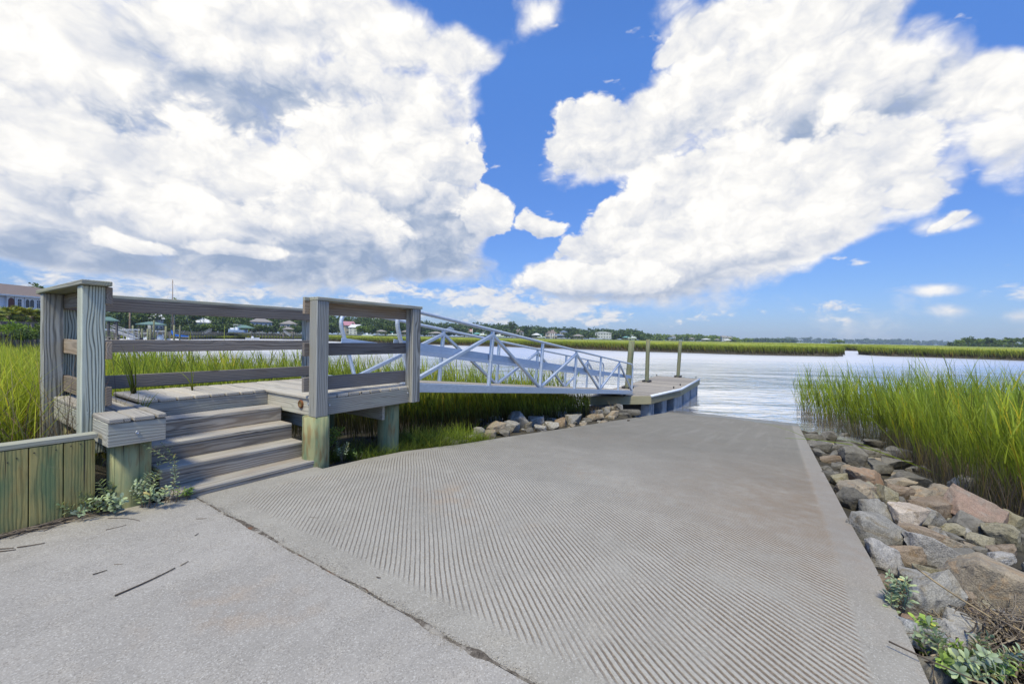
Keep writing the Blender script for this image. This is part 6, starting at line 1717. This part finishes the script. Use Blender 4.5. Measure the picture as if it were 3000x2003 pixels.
def sailboat(label, px, D, L, ymast, yaw):
    p = at(px, 985, D); root = thing('sailboat', label, 'sailboat', (p[0], p[1], WATER), math.atan2(RT[1], RT[0])+yaw, None, local=True)
    hullmesh(L, L*.30, L*.11, M_HULL, root)
    m = MB(); m.box((L*.05, 0, L*.13), (L*.36, L*.16, L*.07), bev=.12); m.build('cabin', M_HULL, root)
    hm = at(px, ymast, D)[2]-WATER
    m = MB(); m.tube([(L*.08, 0, L*.1), (L*.08, 0, hm)], [.10, .07], 8); m.build('mast', M_POLE, root, True)
    m = MB(); m.tube([(L*.07, 0, L*.24), (-L*.34, 0, L*.22)], .06, 8); m.build('boom', M_GALV, root, True)
    m = MB(); m.tube([(L*.09, 0, L*.42), (L*.075, 0, L*.33), (L*.03, 0, L*.27), (-L*.12, 0, L*.255), (-L*.32, 0, L*.25)], [.08, .22, .30, .22, .12], 10); m.build('sail_cover', M_SAIL, root, True)
    m = MB()
    for e in ((L*.49, 0, L*.14), (-L*.48, 0, L*.11), (L*.06, L*.14, L*.1), (L*.06, -L*.14, L*.1)): m.tube([(L*.08, 0, hm-.1), e], .015, 4)
    m.build('stays', M_GALV, root)
    m = MB(); m.bar((L*.08, -.9, hm*.55), (L*.08, .9, hm*.55), .06, .06); m.build('spreader', M_GALV, root)
    return root
sailboat('white sailboat with a tall bare mast and a bright blue sail cover', 514, 102, 8.5, 820, math.pi+.25)
def pole(px, yt, D, r, mt, label, cat='pole', group=None, nm='pole', z0=-3.0):
    p = at(px, yt, D); m = MB(); m.tube([(p[0], p[1], z0), (p[0], p[1], p[2])], [r*1.15, r], 10)
    o = m.build(nm, mt, None, True, org=np.array([p[0], p[1], z0])); tag(o, label, cat, group); return o
pole(381, 868, 88, .14, M_POLE, 'tall bare brown pole standing among the moored boats')
for i, (px, yt, r) in enumerate(((389, 953, .16), (407, 962, .17), (416, 962, .17), (433, 963, .18), (441, 963, .18), (451, 938, .17), (486, 955, .20), (510, 952, .17), (527, 953, .16))):
    pole(px, yt, 98, r, M_MOOR, ['short brown mooring post right of the bare pole', 'dark blue capped mooring post left of the green gazebo', 'second dark mooring post left of the green gazebo', 'stout green mooring post in front of the green gazebo',
         'twin of the stout green mooring post, standing right of it', 'tallest green mooring post, in front of the right gazebo corner', 'dark stout mooring post right of the blue hulled boat', 'green mooring post just left of the sailboat mast', 'green mooring post just right of the sailboat mast'][i], 'mooring post', 'mooring posts among the moored boats', 'mooring_post')
for i, px in enumerate((1612, 1618, 1624)):
    pole(px, 976, 388, .25, M_RWHITE, ['first', 'second', 'third'][i]+' of three tall white boat lift posts left of the blue boathouse', 'lift post', 'white lift posts', 'lift_post')
fp = thing('flagpole', 'flagpole with a red and white flag beside the teal boathouse', 'flagpole', tuple(np.append(P2(1384, 345), WATER)))
q = at(1384, 963, 345); m = MB(); m.tube([(ORG[fp][0], ORG[fp][1], WATER), (ORG[fp][0], ORG[fp][1], q[2])], .16, 8); m.build('pole', M_RWHITE, fp, True)
for k in range(4):
    m = MB(); c = q+np.array([0, 0, -.6-k*.55])-RT*1.2; m.box(tuple(c), (.08, 2.2, .55), np.stack([fwh, RT*np.array([1, 1, 0]), np.array([0, 0, 1.])])); m.build('flag_stripe', M_FLAG if k % 2 == 0 else M_FLAGW, fp)
pole(1373, 962, 345, .14, M_PIER, 'thin grey pole left of the flagpole')
# grass fringe along the far left shore
def shore_fringe():
    parts = []
    for p0, D0, p1, D1, n in ((500, 168, 740, 225, 9000), (740, 228, 960, 262, 9000), (330, 128, 500, 168, 5000)):
        u = U(0, 1, n); D = D0+(D1-D0)*u+np.abs(rng.normal(0, 4, n)); P = np.stack([CAM[:2]+ray(p0+(p1-p0)*a, 985)[:2]*d for a, d in zip(u, D)])
        parts.append(blades(np.concatenate([P, np.full((n, 1), WATER+.1)], 1), U(.9, 1.6, n), D*.0013*U(.8, 1.4, n), np.abs(rng.normal(.1, .1, n)), U(0, .3, n), 2)[:4])
    return parts
grass_obj('marsh_grass', shore_fringe(), MG_FAR, 'thin fringe of marsh grass along the far shore behind the left docks', 'marsh grass')
# far land under the woods
def farland():
    prof = [(-200, 150), (330, 150), (700, 236), (950, 285), (1190, 325), (1500, 400), (1850, 560), (2150, 640), (2250, 1000), (2300, 2100), (2700, 2100), (3000, 2100)]
    V = []; F = []
    for i, (px, D) in enumerate(prof):
        a = CAM[:2]+ray(px, 985)[:2]*D; b_ = CAM[:2]+ray(px, 985)[:2]*(D*1.04+10); c = CAM[:2]+ray(px, 985)[:2]*5000
        V += [(*a, WATER-.3), (*b_, .9), (*c, 1.0)]
    for i in range(len(prof)-1):
        F += [(3*i, 3*i+3, 3*i+4, 3*i+1), (3*i+1, 3*i+4, 3*i+5, 3*i+2)]
    m = MB(); m.add(V, F); tag(m.build('far_shore', M_FARG), kind='structure')
M_FARG = plain('far_shore_ground', (0.07, 0.085, 0.04), 0.95, 0.1, 0, 0.3, .2)
farland()

# ================================================================== small plants, twigs and dead stalks
MT_OX = leafmat('silver_green_leaves', (0.19, 0.25, 0.15), (0.30, 0.39, 0.25), (0.42, 0.51, 0.35))
MT_FRESH = leafmat('fresh_green_leaves', (0.14, 0.23, 0.05), (0.23, 0.36, 0.08), (0.34, 0.48, 0.13))
M_STEM = plain('woody_stem', (0.21, 0.165, 0.12), 0.85, 0.15, 0, 0.3, 30)
def shrub(base, stems, label, mt=MT_OX, leaf=.045, pitch=.016, group=None, cat='plant', nm='sea_oxeye', r=.003):
    """base point, stems as end offsets; opposite fleshy spoon leaves all along, denser to the tips"""
    base = np.asarray(base, float); root = thing(nm, label, cat, tuple(base), 0, group)
    sm = MB(); L = []; 
    for e in stems:
        e = np.asarray(e, float); s0 = base+np.array([rng.normal(0, .012), rng.normal(0, .012), 0]); l = np.linalg.norm(e)
        bow = np.array([rng.normal(0, .12*l), rng.normal(0, .12*l), .10*l])
        ts = np.linspace(0, 1, 8); C = s0+ts[:, None]*e+np.sin(ts*math.pi)[:, None]*bow
        sm.tube(C, np.linspace(r, r*.4, 8), 5)
        n = int(l*.68/pitch); 
        for k in range(n):
            f = .32+.68*(k+rng.random()*.5)/n; i = min(int(f*7), 6); q = C[i]+(C[i+1]-C[i])*(f*7-i); ax = C[i+1]-C[i]; ax /= np.linalg.norm(ax)
            a0 = k*1.57+rng.normal(0, .3)
            u = np.cross(ax, (.3, .2, .9)); u /= np.linalg.norm(u); w = np.cross(ax, u)
            for sgn in (0, math.pi):
                d = ax*rng.uniform(.45, .9)+u*math.cos(a0+sgn)+w*math.sin(a0+sgn); d /= np.linalg.norm(d)
                ll = leaf*rng.uniform(.6, 1.15)*(1-.45*max(0, f-.85)/.15); sd = np.cross(d, ax); sd /= np.linalg.norm(sd)+1e-6; nn = np.cross(sd, d)
                L.append((q, d, sd, nn, ll))
    sm.build('stems', M_STEM, root, True)
    V = []; Q = []; T = []; vv = []
    for (q, d, sd, nn, ll) in L:
        b = len(V); v_ = rng.random()*.9 if rng.random() > .02 else 1.0
        for f, wf in ((0, .05), (.35, .14), (.68, .22), (.9, .16), (1.0, .03)):
            c = q+d*ll*f+nn*ll*(-.18*f*f)
            V += [c-sd*ll*wf+nn*ll*wf*.35, c, c+sd*ll*wf+nn*ll*wf*.35]; T += [.3+.6*f]*3; vv += [v_]*3
        for i in range(4):
            a = b+i*3; Q += [(a, a+1, a+4, a+3), (a+1, a+2, a+5, a+4)]
    o = np_mesh('leaves', np.array(V), np.array(Q), mt, dict(t=T, v=vv), org=base, parent=root, smooth=True); return root
def dirs(n, l, spread, up, bias=(0, 0)):
    out = []
    for i in range(n):
        a = rng.uniform(0, 6.283); out.append((math.cos(a)*l*spread*rng.uniform(.3, 1)+bias[0]*l, math.sin(a)*l*spread*rng.uniform(.3, 1)+bias[1]*l, l*up*rng.uniform(.6, 1.1)))
    return out
# between the bulkhead and the stair foot
shrub((.10, 1.47, -.08), dirs(9, .40, .55, .85), 'bushy silver green plant between the bulkhead end and the left pile', MT_OX, .050)
shrub((.29, 1.385, -.06), dirs(7, .40, .5, .9, (.1, 0)), 'silver green plant with yellow leaves in front of the left pile', MT_OX, .050)
shrub((.395, 1.42, -.05), dirs(4, .52, .22, 1.0), 'upright silver green sprig beside the lowest tread', MT_OX, .040)
shrub((-.06, 1.50, .0), dirs(7, .17, .8, .7), 'low silver green plant at the foot of the bulkhead', MT_OX, .050)
shrub((.555, 1.318, -.005), dirs(7, .10, .5, .9), 'tiny bright green plant in the crack at the stair foot', MT_FRESH, .040)
shrub((.475, 1.325, .0), dirs(5, .22, .45, .9), 'thin wispy plant in front of the lowest tread', MT_FRESH, .020, .03)
shrub((2.06, 1.42, -.06), dirs(8, .24, .5, .9), 'pale silvery plant under the landing beside the rusty pile', MT_OX, .032)
shrub((2.25, 1.40, -.07), dirs(4, .12, .6, .9), 'small green seedling under the landing at the ramp edge', MT_FRESH, .03)
shrub((2.25, 2.0, -.13), dirs(10, .42, .6, .9), 'dark green shrub in the shade under the landing', MT_FRESH, .05)
# right curb
P, D = hitH(2633, 1845); shrub(tuple(P+np.array([0, .02, .02])), dirs(6, .30, .25, 1.0), 'small silver green plant growing at the right curb', MT_OX, .045)
P, D = hitH(2650, 1860); shrub(tuple(P), dirs(4, .10, .5, .9), 'tiny green sprig at the right curb under the small silver plant', MT_FRESH, .04)
P, D = hitH(2660, 1885); shrub(tuple(P), dirs(3, .10, .5, .9), 'second tiny green sprig lower down the right curb', MT_FRESH, .035)
P, D = hitH(2715, 1905); shrub(tuple(P+np.array([0, 0, .04])), dirs(5, .16, .5, .9), 'green sprig in front of the long dark blue grey rock', MT_FRESH, .045)
P, D = hitH(2820, 2000); shrub(tuple(P), dirs(14, .26, .75, .8), 'largest leafy green plant at the bottom right', MT_OX, .048)
P, D = hitH(2745, 1985); shrub(tuple(P), dirs(7, .20, .7, .8), 'leafy green plant left of the largest bottom right plant', MT_FRESH, .045)
P, D = hitH(2880, 1990); shrub(tuple(P), dirs(8, .18, .7, .8), 'leafy green plant at the foot of the dead stalk heap', MT_FRESH, .045)

# dead stalk heap at the bottom right corner
def stalks(n, cx, cy, rx, ry, zlift, l0, l1, mt, label, heading=None, nm='stalk_heap', r0=.0035):
    m = MB()
    for i in range(n):
        a = rng.uniform(0, math.pi) if heading is None else heading+rng.normal(0, .55)
        x = cx+rng.normal(0, rx); y = cy+rng.normal(0, ry); l = rng.uniform(l0, l1); e = rng.normal(0, .22)
        f = math.exp(-((x-cx)/rx/1.6)**2-((y-cy)/ry/1.6)**2)
        z = float(H(x, y)) if abs(y-yl(x)) > 99 else max(float(H(x, y)), -.2)
        z += .03+zlift*f*rng.random()
        d = np.array([math.cos(a)*math.cos(e), math.sin(a)*math.cos(e), math.sin(e)]); c = np.array([x, y, z]); bw = np.array([rng.normal(0, .05), rng.normal(0, .05), rng.normal(0, .04)])*l*2
        ts = np.linspace(-.5, .5, 6); C = c+ts[:, None]*d*l+(1-4*ts**2)[:, None]*bw
        m.tube(C, np.linspace(r0*rng.uniform(.6, 1.5), r0*.5, 6), 5, k=rng.random())
    o = m.build(nm, mt, None, True); tag(o, label, 'dead stalks', None, 'stuff'); return o
def stalkmat(t, b):
    k = t.attr('k', 'Fac'); g = t.attr('g'); n = t.noise(g, 20.0, 3, 0.6)
    c = t.ramp(k, [(0.0, (0.05, 0.04, 0.032)), (0.3, (0.14, 0.11, 0.085)), (0.6, (0.24, 0.195, 0.145)), (0.85, (0.33, 0.275, 0.205)), (1.0, (0.42, 0.31, 0.16))])
    c = t.mix(t.mr(n, 0.4, 0.7, 0, .6), c, (0.08, 0.065, 0.05, 1)); t.put(b.inputs['Base Color'], c)
M_STALK = mat('dead_stalks', stalkmat, 0.85, 0.2)
P, D = hitH(2990, 1960)
stalks(520, float(P[0])+.05, float(P[1])-.02, .16, .17, .16, .18, .55, M_STALK, 'heap of dead reed stalks in the bottom right corner', R(-20))
P, D = hitH(2760, 1965)
stalks(26, float(P[0]), float(P[1]), .14, .10, .06, .25, .55, M_STALK, 'scattered dead stalks under the bottom right plants', R(-15), 'scattered_stalks')
def wrack():
    m = MB()
    for i in range(150):
        x = rng.uniform(-.62, .12); y = 1.53-abs(rng.normal(0, .035))-.03*max(0, -.3-x)*2; l = rng.uniform(.06, .26)
        a = rng.normal(.12, .28); c = np.array([x, y, .006+rng.random()*.022]); d = np.array([math.cos(a), math.sin(a), rng.normal(0, .04)])
        ts = np.linspace(-.5, .5, 4); C = c+ts[:, None]*d*l+(1-4*ts**2)[:, None]*np.array([0, rng.normal(0, .01), 0]); C[:, 2] = np.maximum(C[:, 2], .005)
        m.tube(C, rng.uniform(.0015, .004), 5, k=rng.random()*.9)
    o = m.build('wrack_line', M_STALK, None, True); tag(o, 'line of dead stalks washed up along the foot of the bulkhead', 'dead stalks', None, 'stuff')
wrack()
def twig(a, b_, r, k, label, bend=.02, z=.004):
    A = atz(*a, z); B = atz(*b_, z); o = A.copy(); ts = np.linspace(0, 1, 7); n = np.cross(B-A, (0, 0, 1))
    C = A+ts[:, None]*(B-A)+np.sin(ts*math.pi)[:, None]*n*bend; C[:, 2] += r
    m = MB(); m.tube(C, np.linspace(r, r*.7, 7), 6, k=k); q = m.build('twig', M_STALK, None, True, org=A); tag(q, label, 'twig', 'twigs on the concrete')
Z4 = lambda x, y: (x*.38314, 1200+y*.38314)
twig(Z4(878, 1424), Z4(1338, 1213), .0042, .10, 'longest dark twig lying on the pad', .03)
twig(Z4(1380, 1192), Z4(1440, 1158), .003, .75, 'short tan twig beyond the end of the longest twig')
twig(Z4(708, 1261), Z4(818, 1227), .003, .05, 'short black twig left of the longest twig')
twig(Z4(808, 918), Z4(966, 881), .002, .15, 'thin dark twig on the pad below the small plants', .03)
twig(Z4(825, 830), Z4(1068, 849), .002, .25, 'curved thin stalk lying from the plants out onto the pad', -.08)
twig(Z4(130, 1054), Z4(342, 1020), .0035, .22, 'grey brown stick lying in front of the wrack line', .03)
twig(Z4(0, 1085), Z4(120, 1071), .0035, .20, 'stick at the left picture edge, nearest the camera')
twig(Z4(-20, 1066), Z4(105, 1058), .0035, .35, 'stick at the left picture edge, second from the camera')
twig(Z4(1500, 834), Z4(1582, 830), .002, .55, 'thin pale straw on the pad near the joint')
twig(Z4(1490, 963), Z4(1518, 945), .0025, .1, 'tiny dark chip of wood near the joint')
twig(Z4(870, 1182), Z4(940, 1177), .0015, .6, 'hair thin straw in the middle of the pad')
Z6 = lambda x, y: (550+x*.51086, 1380+y*.51086)
twig(Z6(697, 267), Z6(760, 274), .0045, .2, 'dark stick across the grooves near the left corner', .0, -.01)
twig(Z6(1083, 608), Z6(1106, 612), .003, .15, 'short twig on the smooth band beside the joint')
twig(Z6(52, 273), Z6(110, 270), .002, .5, 'thin straw by the stair foot')
twig((1443, 1340), (1463, 1338), .006, .12, 'small stick on the ramp near the peaked grey rock', .0, -.27)
twig((1838, 1233), (1845, 1233), .02, .05, 'dark chip far down the ramp', .0, -.97)
twig((2604, 1880), (2860, 1995), .004, .15, 'dark stick reaching over the right curb from the plants', .02, .02)
twig((2680, 1662), (2905, 1812), .005, .95, 'long tan reed stalk lying over the round speckled boulder', .03, .12)

# ================================================================== air over the river: far things fade to blue
def hazemat():
    m = bpy.data.materials.new('haze'); m.use_nodes = True; t = NT(m.node_tree); t.n.clear()
    v = t.new('ShaderNodeVolumePrincipled'); v.inputs['Color'].default_value = (0.62, 0.78, 1.0, 1); v.inputs['Density'].default_value = HAZE; v.inputs['Anisotropy'].default_value = 0.0
    o = t.new('ShaderNodeOutputMaterial'); t.l.new(v.outputs[0], o.inputs['Volume']); return m
HAZE = 0.00017
m = MB(); m.box((0, 0, 31), (7000, 7000, 70), bev=0)
hz = m.build('haze', hazemat()); tag(hz, kind='stuff', label='thin blue haze over the river', cat='haze')
